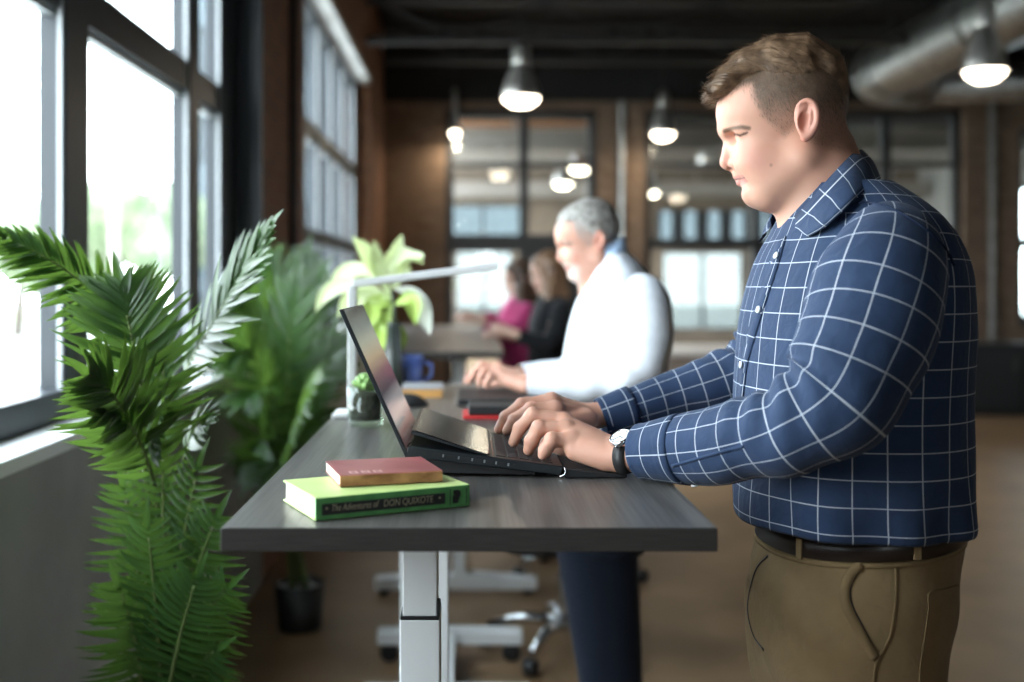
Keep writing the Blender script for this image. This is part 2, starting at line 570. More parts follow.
for i, w in enumerate(wins):
    f = G(); n = 2 if w[1] - w[0] < 1.9 else 5; hw = 0.03 if n == 2 else 0.13
    for q in range(n + 1):
        xq = w[0] + (w[1] - w[0])*q/n
        f.box((xq - hw, YF + 0.04, w[2]), (xq + hw, YF + 0.12, w[3]))
    for zq in (w[2], w[3]): f.box((w[0], YF + 0.04, zq - 0.03), (w[1], YF + 0.12, zq + 0.03))
    o = struct('window_%d' % (6 + i), f, m_black)
    struct('window_pane', G().box((w[0], YF + 0.1, w[2]), (w[1], YF + 0.106, w[3])), m_dimglass if w[2] > 2 else m_dimglass2, o)

# ------------------------------------------------------------------ roof joists, duct, lamps


def joist(y, z0, z1, label, x0=-0.9, x1=8.9):
    t = thing('roof_joist', label, 'joist', (x0, y, z0), 'open-web joists under the dark roof')
    G().box((x0, y - 0.05, z0), (x1, y + 0.05, z0 + 0.055)).build('bottom_chord', m_joist, t)
    G().box((x0, y - 0.05, z1 - 0.055), (x1, y + 0.05, z1)).build('top_chord', m_joist, t)
    w = G(); n = 14; xs = np.linspace(x0 + 0.1, x1 - 0.1, n)
    w.tube([(xx, y, z0 + 0.05 if i % 2 else z1 - 0.05) for i, xx in enumerate(xs)], 0.016, 6)
    w.build('web_bar', m_joist, t)


joist(9.6, 3.50, 3.90, 'dark steel open-web joist crossing just this side of the end wall')
joist(7.2, 3.62, 4.02, 'dark steel open-web joist higher up, over the two women')
joist(11.6, 3.72, 4.12, 'dark steel open-web joist closest to the brick end wall')

m_lamp = emit('lamp_glow', (1.0, 0.86, 0.66), 16.0)
m_shade = mat('lamp_shade_aluminium', (0.55, 0.53, 0.5), 0.38, 0.9)


def pendant(px, py, Y, d, label, watt=9):
    c = W(px, py, Y); r = d/2
    t = thing('pendant_lamp', label, 'lamp', tuple(c), 'warm pendant lamps')
    G().lathe([(r, 0), (r*1.02, 0.012), (r*0.95, 0.09), (r*0.72, 0.2), (r*0.5, 0.27), (r*0.46, 0.29)], c, 28, cap0=False).build('shade', m_shade, t, True)
    G().lathe([(r*0.44, 0.29), (r*0.48, 0.31), (r*0.48, 0.44), (r*0.3, 0.48), (0.02, 0.49)], c, 20).build('housing', m_shade, t, True)
    G().lathe([(0.001, -0.075), (r*0.5, -0.062), (r*0.85, -0.025), (r*0.96, 0.012), (r*0.9, 0.018), (0.001, 0.02)], c, 28, cap0=False, cap1=False).build('diffuser', m_lamp, t, True)
    G().tube([c + (0, 0, 0.48), (c[0], c[1], ZC)], 0.008, 6).build('rod', m_black, t)
    l = bpy.data.lights.new('lamp_light', 'AREA'); l.shape = 'DISK'; l.size = d*0.9; l.energy = watt; l.color = (1.0, 0.82, 0.6)
    o = bpy.data.objects.new('lamp_light', l); COL.objects.link(o); o.location = (c[0], c[1], c[2] - 0.08)


pendant(521, 99, 9.6, 0.33, 'warm pendant lamp hanging before the brick wall, above the grey-haired man')
pendant(985, 72, 7.4, 0.28, 'warm pendant lamp hanging under the round metal duct')
pendant(663, 134, 12.2, 0.26, 'warm pendant lamp by the end glass, beside the forehead of the man in plaid')
pendant(455, 132, 12.45, 0.11, 'small round warm lamp at the upper corner of the end window over the orchid')
pendant(563, 184, 19.3, 0.34, 'warm lamp beyond the glass, lower of two right above the grey hair')
pendant(580, 169, 16.7, 0.34, 'warm lamp beyond the glass, upper of two right above the grey hair')
pendant(652, 193, 20.5, 0.26, 'warm lamp beyond the glass, low, at the side of the brick pier with the conduit')
pendant(706, 163, 15.8, 0.24, 'warm lamp beyond the glass, touching the profile by the nose of the man in plaid')
pendant(960, 172, 17.0, 0.24, 'warm lamp beyond the glass, over the back of the man in plaid')
# beams of the next room
for y, z, lab in ((14.5, 3.15, 'pale steel beam of the next room, first one behind the end glass'), (18.0, 3.25, 'pale steel beam deep in the next room behind the glass'), (21.3, 3.05, 'pale steel beam at the back of the next room, lowest of the three')):
    b = G().box((-1.3, y - 0.07, z), (8.9, y + 0.07, z + 0.03)).box((-1.3, y - 0.02, z + 0.03), (8.9, y + 0.02, z + 0.27)).box((-1.3, y - 0.07, z + 0.27), (8.9, y + 0.07, z + 0.3))
    for hx in (0.6, 4.4, 8.2): b.box((hx - 0.02, y - 0.02, z + 0.3), (hx + 0.02, y + 0.02, ZC))
    tag(b.build('crossbeam', mat('beam_paint', (0.3, 0.27, 0.24), 0.5)), lab, 'beam')
tag(G().box((-0.6, 15.8, 3.48), (2.6, 16.3, 3.72)).box((-0.5, 16.0, 3.72), (-0.4, 16.1, ZC)).box((2.4, 16.0, 3.72), (2.5, 16.1, ZC)).build('soffit', mat('timber_brown', (0.3, 0.13, 0.05), 0.6)), 'brown timber bulkhead seen through the upper panes of the end window', 'bulkhead')

# round duct with an elbow
t = thing('air_duct', 'round galvanised air duct that bends to run along the dark roof', 'duct', (4.1, 8.0, 3.45))
p = [(4.1, y, 3.5) for y in np.linspace(4.0, 10.9, 24)]
rr = []
d = G()
for i, yy in enumerate(np.linspace(2.0, 10.85, 60)):
    rr.append(yy)
A = np.array([(4.1, y, 3.5) for y in rr])
R = 0.285 + 0.006*(np.arange(len(rr)) % 12 == 0)
d.tube(A, R, 32); d.build('main_duct', m_galv, t, True)
th = np.linspace(0, math.pi/2, 9)
B = np.array([(4.1 + 0.42*(1 - math.cos(a)), 10.85 + 0.42*math.sin(a), 3.5) for a in th])
G().tube(B, 0.287, 32).build('elbow', m_galv, t, False)
G().tube([(4.52, 11.27, 3.5), (4.6, 11.27, 3.5)], 0.30, 32).tube([(4.6, 11.27, 3.47), (4.74, 11.27, 3.45)], [0.27, 0.21], 28).build('reducer', m_galv, t)
G().tube([(4.74, 11.27, 3.45), (8.9, 11.27, 3.45)], 0.18, 28).build('branch_duct', m_galv, t, True)
for yh in (4.5, 7.2, 9.9):
    for sx_ in (-0.29, 0.29): G().box((4.1 + sx_ - 0.008, yh, 3.5), (4.1 + sx_ + 0.008, yh + 0.03, ZC)).build('hanger_rod', m_joist, t)
m_band = mat('band_steel', (0.2, 0.2, 0.19), 0.5, 0.9)
for yb in (8.6, 10.55): G().tube([(4.1, yb, 3.5), (4.1, yb + 0.08, 3.5)], 0.297, 32).build('joint_band', m_band, t)

# ------------------------------------------------------------------ outside the windows
m_ground = noise_col(mat('pale_asphalt', (0.5, 0.5, 0.48), 0.9), (0.42, 0.42, 0.4), (0.58, 0.57, 0.53), 0.4, 4)
struct('exterior_ground', G().box((-60, -30, -0.25), (-1.4, 70, -0.15)).box((-1.4, 24.2, -0.25), (40, 70, -0.15)).box((9.2, -30, -0.25), (40, 24.2, -0.15)), m_ground)
struct('exterior_lawn', G().box((-45, -10, -0.15), (-16, 60, -0.13)), mat('verge_grass', (0.28, 0.31, 0.2), 0.9))  # grass paled likewise to carry the haze
m_leafout = noise_col(mat('tree_leaves', (0.1, 0.2, 0.06), 0.7), (0.10, 0.145, 0.075), (0.24, 0.28, 0.17), 3, 4)  # outdoor haze put into the leaf colour, paler and greyer
m_bark = mat('bark', (0.12, 0.09, 0.07), 0.9)


def tree(x, y, h, w, seed, label):
    r = np.random.default_rng(seed)
    t = thing('tree', label, 'tree', (x, y, -0.15), 'trees outside the windows')
    G().tube([(x, y, -0.15), (x + 0.1, y, h*0.4), (x, y, h*0.7)], [0.2, 0.15, 0.06], 8).build('trunk', m_bark, t, True)
    g = G()
    for i in range(26):
        a = r.uniform(0, 6.28); q = r.uniform(0, 1)**0.5
        c = (x + w*0.4*q*math.cos(a), y + w*0.4*q*math.sin(a), h*r.uniform(0.42, 0.9))
        g.ball(c, r.uniform(0.13, 0.22)*w, 7)
    g.build('crown', m_leafout, t, True)


tree(-10.8, 37.5, 4.6, 5.0, 1, 'round green tree outside the middle pane of the side window, beyond the pole')
tree(-12.5, 30.5, 3.6, 3.0, 2, 'lower green tree outside the side window, in front of the round one')
tree(-13.0, 26.0, 3.0, 3.4, 3, 'small green tree outside, half hidden by the window post')
bt = thing('street_building', 'grey-blue flat-roofed building outside the side windows', 'building', (-6.4, 40, -0.15))
m_fac = noise_col(mat('facade_panel', (0.06, 0.075, 0.085), 0.6), (0.05, 0.062, 0.07), (0.07, 0.085, 0.095), 0.5, 3)
G().box((-11.3, 42.0, -0.15), (-3.0, 56.0, 18.0)).build('wall', m_fac, bt)
for i in range(4):
    for j in range(5):
        fx, fz = -10.7 + i*2.0, 0.8 + j*3.4
        fr = G().box((fx, 41.93, fz), (fx + 1.1, 41.99, fz + 1.8)).build('window', m_black, bt)
        G().box((fx + 0.08, 41.9, fz + 0.08), (fx + 1.02, 41.925, fz + 1.72)).build('pane', mat('facade_glass', (0.1, 0.13, 0.15), 0.1), fr) if not (i or j) else G().box((fx + 0.08, 41.9, fz + 0.08), (fx + 1.02, 41.925, fz + 1.72)).build('pane', MATS['facade_glass'], fr)
G().box((-11.5, 41.8, 18.0), (-2.8, 56.2, 18.5)).build('roof', m_joist, bt)
g = G().tube([(-8.4, 26.0, -0.15), (-8.4, 26.0, 8.0)], 0.1, 10).box((-8.9, 25.95, 7.2), (-7.9, 26.05, 7.35))
tag(g.build('utility_pole', mat('pole_wood', (0.4, 0.36, 0.33), 0.8)), 'pale utility pole standing outside the middle pane of the side window', 'pole')
# ================================================================== desks and what stands on them
ZD = 1.135
ZE = 1.113             # the second desk stands a little lower
m_lam = mat('dark_wood_laminate', (0.1, 0.095, 0.09), 0.34)
nt = m_lam.node_tree; b_ = bsdf(m_lam)
tc = N(nt, 'ShaderNodeTexCoord'); mp = N(nt, 'ShaderNodeMapping'); mp.inputs['Scale'].default_value = (260, 5, 5)
nz = N(nt, 'ShaderNodeTexNoise', i_Scale=1.0, i_Detail=3.0)
mp2 = N(nt, 'ShaderNodeMapping'); mp2.inputs['Scale'].default_value = (40, 1.2, 1.2)
nz2 = N(nt, 'ShaderNodeTexNoise', i_Scale=1.0, i_Detail=2.0)
ad = N(nt, 'ShaderNodeMath', operation='ADD'); cr = N(nt, 'ShaderNodeValToRGB')
cr.color_ramp.elements[0].position = 0.35; cr.color_ramp.elements[1].position = 0.68
cr.color_ramp.elements[0].color = (0.045, 0.040, 0.037, 1); cr.color_ramp.elements[1].color = (0.15, 0.138, 0.126, 1)
hf = N(nt, 'ShaderNodeMath', operation='MULTIPLY'); hf.inputs[1].default_value = 0.5
nt.links.new(tc.outputs['Object'], mp.inputs[0]); nt.links.new(mp.outputs[0], nz.inputs['Vector'])
nt.links.new(tc.outputs['Object'], mp2.inputs[0]); nt.links.new(mp2.outputs[0], nz2.inputs['Vector'])
nt.links.new(nz.outputs['Fac'], ad.inputs[0]); nt.links.new(nz2.outputs['Fac'], ad.inputs[1]); nt.links.new(ad.outputs[0], hf.inputs[0])
nt.links.new(hf.outputs[0], cr.inputs[0]); nt.links.new(cr.outputs[0], b_.inputs['Base Color'])
bp = N(nt, 'ShaderNodeBump', i_Strength=0.12, i_Distance=0.0006); nt.links.new(nz.outputs['Fac'], bp.inputs['Height']); nt.links.new(bp.outputs[0], b_.inputs['Normal'])
m_edge = noise_col(mat('dark_edge_band', (0.03, 0.028, 0.027), 0.4), (0.021, 0.018, 0.016), (0.036, 0.031, 0.027), 20, 3, (1, 1, 30))
m_white = mat('white_powder_coat', (0.8, 0.8, 0.79), 0.42)
m_gap = mat('black_plastic_gap', (0.01, 0.01, 0.01), 0.5)
m_rub = mat('black_rubber', (0.012, 0.012, 0.013), 0.55)
m_chrome = mat('polished_aluminium', (0.62, 0.63, 0.64), 0.25, 1.0)


def column(g, gap, x, y, zj, ztop, w=0.0505, d=0.085, dw=0.004):
    g.box((x - w/2 - dw, y, 0.05), (x + w/2 + dw, y + d + 2*dw, zj))
    g.box((x - w/2, y + dw, zj + 0.004), (x + w/2, y + d + dw, ztop))
    gap.box((x - w/2 - dw + 0.001, y + 0.001, zj), (x + w/2 + dw - 0.001, y + d + 2*dw - 0.001, zj + 0.005))
    gap.box((x + w/2, y + dw*0.5, zj + 0.004), (x + w/2 + dw, y + dw*2, zj + 0.03))


def desk(name, label, x0, x1, y0, y1, legs, ZD, zj=0.945, casters=(), rail=True, cx=None, group=None):
    t = thing('standing_desk', label, 'desk', ((x0 + x1)/2, (y0 + y1)/2, 0), group)
    top = G(); top.box((x0, y0, ZD - 0.0295), (x1, y1, ZD)); top.f = []; top.m = []
    for q, m in (((4,5,6,7), 0), ((0,3,2,1), 1), ((0,1,5,4), 1), ((1,2,6,5), 1), ((2,3,7,6), 1), ((3,0,4,7), 1)):
        top.f.append(q); top.m.append(m)
    top.build('tabletop', [m_lam, m_edge], t, bevel=0.0012, seg=1)
    cx = (x0 + x1)/2 if cx is None else cx
    for i, (lx, ly, fx0, fx1) in enumerate(legs):
        g, gp = G(), G()
        column(g, gp, lx, ly, zj, ZD - 0.031)
        leg = g.build('leg', m_white, t, bevel=0.002)
        gp.build('leg_joint', m_gap, leg)
        hz = 0.042 if i in casters else 0.0
        ft = G().prism([(fx0, 0.035 + hz), (fx0 + 0.01, 0.03 + hz), (fx1 - 0.01, 0.03 + hz), (fx1, 0.035 + hz), (fx1, 0.075 + hz*0.9), (lx + 0.1, 0.098 + hz*0.5), (lx - 0.1, 0.098 + hz*0.5), (fx0, 0.075 + hz*0.9)],
                       (1, 0, 0), (0, 0, 1), (0, ly, 0), (0, 1, 0), 0.005, 0.085)
        ft.build('foot', m_white, leg, bevel=0.003)
        pads = (fx0 + 0.04, fx1 - 0.04)
        for px in pads:
            if i in casters:
                G().lathe([(0.012, -0.012), (0.034, -0.012), (0.036, 0), (0.034, 0.012), (0.012, 0.012)], (px, ly + 0.03, 0.037), 18, (0, 1, 0)).build('caster', m_rub, leg, True)
            else:
                G().lathe([(0.02, 0.002), (0.022, 0.008), (0.022, 0.03), (0.01, 0.036)], (px, ly + 0.045, 0), 14).build('foot_pad', m_rub, leg)
    if rail:
        ly = [l[1] for l in legs]
        r = G()
        for s in (-0.028, 0.028): r.box((cx + s - 0.012, min(ly) + 0.01, ZD - 0.065), (cx + s + 0.012, max(ly) + 0.07, ZD - 0.031))
        r.build('frame_rail', m_white, t)
    return t


desk('standing_desk', 'dark wood standing desk carrying the books and open laptop, on white columns', -0.306, 0.306, 1.353, 2.535,
     [(-0.0717, 1.60, -0.30, 0.24), (-0.0717, 2.24, -0.30, 0.24)], ZD, cx=-0.0717)
desk('standing_desk', 'dark standing desk of the grey-haired man, holding the keyboard and the tall vase', -0.306, 0.245, 2.56, 3.43,
     [(-0.145, 2.78, -0.36, 0.16), (-0.15, 3.2, -0.36, 0.16)], ZE, cx=-0.148)
desk('standing_desk', 'standing desk the two women lean on, white column and white foot', -0.46, 0.15, 4.7, 7.5,
     [(-0.045, 5.0, -0.43, 0.31), (-0.045, 7.0, -0.43, 0.31)], 1.132, cx=-0.045)
# rolling stand: its white base shows under the near desk
t = thing('rolling_stand', 'white rolling stand, its bar on black casters seen under the dark desk', 'stand', (-0.07, 4.16, 0))
G().prism([(-0.345, 0.075), (-0.335, 0.07), (0.19, 0.07), (0.2, 0.075), (0.2, 0.115), (-0.05, 0.122), (-0.345, 0.115)], (1, 0, 0), (0, 0, 1), (0, 4.12, 0), (0, 1, 0), 0.005, 0.085).build('crossbar', m_white, t, bevel=0.003)
G().box((-0.115, 3.62, 0.075), (-0.05, 4.125, 0.118)).build('stretcher', m_white, t, bevel=0.004)
G().prism([(-0.345, 0.075), (0.2, 0.075), (0.2, 0.115), (-0.345, 0.115)], (1, 0, 0), (0, 0, 1), (0, 3.54, 0), (0, 1, 0), 0.0, 0.08).build('crossbar', m_white, t, bevel=0.003)
for cxx in (-0.30, 0.16):
    for cyy in (4.15, 3.58): G().lathe([(0.012, -0.012), (0.034, -0.012), (0.036, 0), (0.034, 0.012), (0.012, 0.012)], (cxx, cyy, 0.037), 18, (0, 1, 0)).build('caster', m_rub, t, True)
G().box((-0.195, 4.13, 0.115), (-0.14, 4.2, 0.9)).build('post', m_white, t, bevel=0.003)
G().box((-0.36, 3.95, 0.9), (0.06, 4.3, 0.925)).build('tray', m_white, t, bevel=0.004)

# ------------------------------------------------------------------ books
m_pages = noise_col(mat('page_edges', (0.8, 0.74, 0.6), 0.8), (0.66, 0.6, 0.46), (0.84, 0.78, 0.64), 1.0, 2, (4, 4, 900))
m_green = noise_col(mat('green_cloth', (0.1, 0.3, 0.1), 0.6), (0.075, 0.26, 0.075), (0.11, 0.34, 0.10), 60, 3)
m_cover = noise_col(mat('pale_green_cover', (0.4, 0.55, 0.2), 0.4), (0.46, 0.58, 0.19), (0.52, 0.64, 0.25), 12, 3)
m_label = mat('black_spine_label', (0.02, 0.02, 0.018), 0.5)
m_gilt = mat('dull_gilt', (0.42, 0.36, 0.24), 0.45, 0.3)
m_red = noise_col(mat('red_leather', (0.25, 0.06, 0.06), 0.42), (0.2, 0.045, 0.05), (0.3, 0.085, 0.085), 14, 5, bump=0.15)
m_tan = noise_col(mat('worn_tan_spine', (0.35, 0.2, 0.08), 0.6), (0.24, 0.095, 0.035), (0.52, 0.25, 0.115), 26, 5, (1, 1, 2))


def book(name, label, A, Bp, depth, z, h, mats, ct=0.003, lip=0.003, spine_r=0.0):
    """spine from A to Bp (floor plan), pages going back by depth; mats: cover, spine, pages"""
    A = np.array([*A, z]); Bp = np.array([*Bp, z]); ex = nrm(Bp - A); L = np.linalg.norm(Bp - A); ey = np.array([-ex[1], ex[0], 0]); ez = np.array([0, 0, 1.0])
    c = A + ex*L/2 + ey*depth/2
    t = thing('book', label, 'book', tuple(c), 'stack of two books on the desk')
    def part(nm, x0, x1, y0, y1, z0, z1, m, bev=0.0008):
        cc = A + ex*(x0 + x1)/2 + ey*(y0 + y1)/2 + ez*(z0 + z1)/2
        return G().obox(cc, ex*(x1 - x0)/2, ey*(y1 - y0)/2, ez*(z1 - z0)/2).build(nm, m, t, bevel=bev)
    part('back_cover', 0, L, 0.001, depth, 0, ct, mats[0]); part('front_cover', 0, L, 0.001, depth, h - ct, h, mats[0])
    part('spine', 0, L, 0, 0.0035, 0.0004, h - 0.0004, mats[1], 0.0012)
    part('page_block', lip, L - lip, 0.0036, depth - lip, ct, h - ct, mats[2], 0)
    return t, A, ex, ey, ez, L


def text_on(body, o, ex, ez, size, m, parent, name, shear=0.0, width=None):
    cu = bpy.data.curves.new(name, 'FONT'); cu.body = body; cu.size = size; cu.extrude = 0.00015; cu.shear = shear; cu.align_x = 'LEFT'; cu.align_y = 'CENTER'
    tmp = bpy.data.objects.new(name + '_tmp', cu); COL.objects.link(tmp)
    bpy.context.view_layer.update()
    me = bpy.data.meshes.new_from_object(tmp.evaluated_get(bpy.context.evaluated_depsgraph_get()))
    bpy.data.objects.remove(tmp)
    n = len(me.vertices); co = np.zeros(n*3, np.float32); me.vertices.foreach_get('co', co); co = co.reshape(-1, 3)
    w = co[:, 0].max() - co[:, 0].min(); s = (width/w) if width else 1.0
    ey = np.cross(ez, ex)
    co2 = np.asarray(o) + (co[:, :1] - co[:, 0].min())*s*ex + co[:, 1:2]*ez - co[:, 2:3]*ey
    me.vertices.foreach_set('co', co2.astype(np.float32).ravel()); me.update()
    me.materials.append(m)
    ob = bpy.data.objects.new(name, me); COL.objects.link(ob); ob.parent = parent
    if parent.type == 'EMPTY': ob.location = -LOC[parent.name]
    return ob


gb, A, ex, ey, ez, L = book('book', 'green cloth book with black spine label lying under the small red book', (-0.1935, 1.3865), (0.0013, 1.481), 0.142, ZD + 0.0008, 0.029, (m_cover, m_green, m_pages))
def spine_pt(a, h, off=0.0): return A + ex*(a*L) + ez*h - ey*(0.0002 + off)
h0 = 0.029
lab = G().obox(spine_pt(0.435, h0*0.47, 0.0001), ex*L*0.395, ey*0.0003, ez*h0*0.245).build('spine_label', m_label, gb)
q = spine_pt(0.0, h0*0.47, 0.0006)
text_on('\u2022', spine_pt(0.06, h0*0.5, 0.0006), ex, ez, 0.013, m_gilt, lab, 'star')
text_on('The Adventures of', spine_pt(0.1, h0*0.5, 0.0006), ex, ez, 0.0125, m_gilt, lab, 'title_lettering', 0.3, L*0.295)
text_on('DON QUIXOTE', spine_pt(0.425, h0*0.49, 0.0006), ex, ez, 0.0125, m_gilt, lab, 'title_lettering', 0.12, L*0.325)
text_on('\u2022', spine_pt(0.785, h0*0.5, 0.0006), ex, ez, 0.013, m_gilt, lab, 'star')
# ornament on the green cloth: a dark rider-like device between thin rules
o = G()
for a in (0.865, 0.975): o.obox(spine_pt(a, h0*0.5), ex*0.0005, ey*0.0003, ez*h0*0.36)
for (a, h, w_, k) in ((0.905, 0.70, 0.004, 0.003), (0.91, 0.5, 0.0035, 0.005), (0.9, 0.3, 0.004, 0.003), (0.925, 0.62, 0.002, 0.004), (0.89, 0.42, 0.002, 0.004)):
    o.obox(spine_pt(a, h0*h), ex*w_, ey*0.0003, ez*k)
o.build('spine_ornament', m_label, gb)

rb, A, ex, ey, ez, L = book('book', 'small red leather book with worn tan spine lying on the green book', (-0.171, 1.4556), (-0.0353, 1.4955), 0.124, ZD + 0.0306, 0.0155, (m_red, m_tan, m_pages), ct=0.0016, lip=0.0015)
o = G()
for i in range(3):
    c = A + ex*(0.022 + 0.0165*i) + ey*0.02 + ez*0.0156
    for s in (-1, 1): o.obox(c + ex*0.0045*s, ex*0.0011, ey*0.008, ez*0.0001)
    for k in (-0.007, 0.0, 0.007): o.obox(c + ey*k, ex*0.005, ey*0.0009, ez*0.0001)
o.build('cover_stamp', mat('faded_gilt', (0.62, 0.4, 0.36), 0.4), rb)

# ------------------------------------------------------------------ laptop with a second screen above the keys
m_lap = mat('laptop_metal', (0.016, 0.02, 0.023), 0.38, 0.4)
m_key = mat('key_plastic', (0.018, 0.019, 0.022), 0.45)
m_scr = mat('black_glass_screen', (0.004, 0.004, 0.005), 0.12, 0.0, 0.1)
m_trim = mat('bright_trim', (0.6, 0.62, 0.64), 0.25, 1.0)
m_port = mat('port_metal', (0.35, 0.36, 0.37), 0.3, 0.9)
y0, y1 = 1.69, 2.008
xh, xf = -0.094, 0.1445          # hinge and front edge
zh, zf = 1.1858, 1.1532          # deck height at hinge and front
lp = thing('laptop', 'open black two-screen laptop under the hands of the man in plaid', 'laptop', ((xh + xf)/2, (y0 + y1)/2, ZD))
du = nrm(np.array([xf - xh, 0, zf - zh])); dn = np.array([-du[2], 0, du[0]]); oy = np.array([0, 1.0, 0]); o0 = np.array([xh, 0, zh]); LD = math.hypot(xf - xh, zf - zh)
def dk_(u, y, n=0.0): return o0 + du*u + oy*y + dn*n
g = G().prism([(0, -0.0175), (LD - 0.004, -0.014), (LD, -0.008), (LD, 0), (0.004, 0), (0, -0.003)], du, dn, o0, oy, y0, y1)
base = g.build('base', m_lap, lp, bevel=0.0015)
g = G().prism([(0.03, -0.0177), (0.2, -0.0155), (0.2, -0.0205), (0.06, -0.036), (0.03, -0.036)], du, dn, o0, oy, y0 + 0.012, y1 - 0.012)
g.build('underside_wedge', m_rub, base)
g = G()
for i, (u, w_) in enumerate(((0.026, 0.0028), (0.045, 0.006), (0.068, 0.0065), (0.090, 0.006), (0.110, 0.005), (0.128, 0.005), (0.147, 0.004), (0.166, 0.002))):
    g.obox(dk_(u, y0 - 0.0001, -0.0085), du*w_, oy*0.0005, dn*0.0023)
g.build('port', m_gap, base)
g = G()
for u in (0.056, 0.080, 0.101, 0.120, 0.138, 0.157): g.obox(dk_(u, y0 - 0.0003, -0.0082), du*0.0013, oy*0.0006, dn*0.0022)
g.build('port_contact', m_port, base)
# keys
g = G()
for r in range(5):
    u = LD - 0.022 - r*0.0185
    nk = 14
    for c_ in range(nk):
        yy = y0 + 0.018 + (y1 - y0 - 0.036)*(c_ + 0.5)/nk*0.86
        g.obox(dk_(u, yy, 0.0006), du*0.0076, oy*0.0081, dn*0.0006)
keys = g.build('keyboard', m_key, lp, bevel=0.0004, seg=1)
G().obox(dk_(LD - 0.06, y1 - 0.026, 0.0004), du*0.048, oy*0.021, dn*0.0004).build('touchpad', mat('touchpad_surface', (0.02, 0.021, 0.023), 0.3), lp)
# tilted second screen
NL, NR = W(412, 430, y0 + 0.004), W(492.5, 457, y0 + 0.004)
sv = nrm(NR - NL); sn = np.array([-sv[2], 0, sv[0]]); SL = np.linalg.norm((NR - NL)[[0, 2]])
g = G().prism([(0, -0.006), (SL, -0.001), (SL, 0.0), (0, 0.0)], sv, sn, (NL[0], 0, NL[2]), oy, y0 + 0.003, y1 - 0.003)
sp = g.build('second_screen', m_lap, lp, bevel=0.0006, seg=1)
c0 = np.array([NL[0], 0, NL[2]])
G().obox(c0 + sv*SL*0.5 + oy*(y0 + y1)/2 + sn*0.0005, sv*(SL/2 - 0.005), oy*((y1 - y0)/2 - 0.009), sn*0.0004).build('second_display', m_scr, sp)
G().obox(c0 + sv*(SL + 0.0008) + oy*(y0 + y1)/2, sv*0.0009, oy*((y1 - y0)/2 - 0.004), sn*0.0012).build('screen_trim', m_trim, sp)
# lid: a blurred room reflection painted on its display as glowing bands
m_disp = mat('painted_reflection', (0.004, 0.004, 0.005), 0.12, 0.0, 0.08)
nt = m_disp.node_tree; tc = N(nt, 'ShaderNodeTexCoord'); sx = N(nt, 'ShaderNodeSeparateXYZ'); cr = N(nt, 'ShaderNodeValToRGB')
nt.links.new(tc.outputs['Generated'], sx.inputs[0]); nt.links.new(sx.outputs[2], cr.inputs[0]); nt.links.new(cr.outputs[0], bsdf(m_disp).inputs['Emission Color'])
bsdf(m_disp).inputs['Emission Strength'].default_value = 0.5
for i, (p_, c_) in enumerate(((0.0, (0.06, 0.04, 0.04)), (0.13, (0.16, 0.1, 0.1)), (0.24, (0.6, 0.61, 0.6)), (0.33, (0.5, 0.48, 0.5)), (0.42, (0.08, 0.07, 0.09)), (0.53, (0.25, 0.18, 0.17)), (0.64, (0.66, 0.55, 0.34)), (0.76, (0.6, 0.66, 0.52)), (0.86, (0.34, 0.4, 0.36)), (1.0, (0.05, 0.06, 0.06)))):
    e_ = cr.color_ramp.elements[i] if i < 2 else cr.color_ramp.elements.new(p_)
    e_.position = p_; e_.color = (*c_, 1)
# lid
T0, T1 = W(342.5, 308.5, y0), W(417, 474, y0)
lv = nrm(T1 - T0); ln = np.array([-lv[2], 0, lv[0]])        # points to the user
LL = np.linalg.norm(T1 - T0); T1 = T0 + lv*LL
lid = G().prism([(0, -0.006), (LL*0.99, -0.006), (LL, -0.003), (LL, 0), (0.002, 0), (0, -0.002)], lv, ln, (T0[0], 0, T0[2]), oy, y0, y1).build('lid', m_lap, lp, bevel=0.001)
cl = np.array([T0[0], 0, T0[2]])
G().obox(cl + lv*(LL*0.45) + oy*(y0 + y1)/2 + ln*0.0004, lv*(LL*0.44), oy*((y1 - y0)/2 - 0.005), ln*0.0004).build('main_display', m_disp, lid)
hg = G()
for ya in (y0 + 0.03, y1 - 0.07):
    hg.tube([cl + lv*(LL*0.86) + ln*0.006 + oy*ya, cl + lv*(LL*0.86) + ln*0.006 + oy*(ya + 0.04)], 0.006, 12)
hg.build('hinge', m_lap, lid)
# wrist rest in front of the laptop
g = G().prism([(0.147, ZD + 0.001), (0.242, ZD + 0.001), (0.243, ZD + 0.006), (0.152, ZD + 0.0155), (0.147, ZD + 0.0155)], (1, 0, 0), (0, 0, 1), (0, 0, 0), oy, y0 - 0.002, y1 - 0.004)
tag(g.build('wrist_rest', m_rub, bevel=0.002), 'black wrist rest wedge under the hand with the watch, touching the laptop', 'wrist rest')
G().tube([(0.1465, y0 - 0.003, ZD + 0.0175), (0.1485, y0 - 0.003, ZD + 0.012), (0.146, y0 - 0.003, ZD + 0.006), (0.139, y0 - 0.003, ZD + 0.003)], 0.0012, 6).build('corner_clip', m_trim, lp, True)

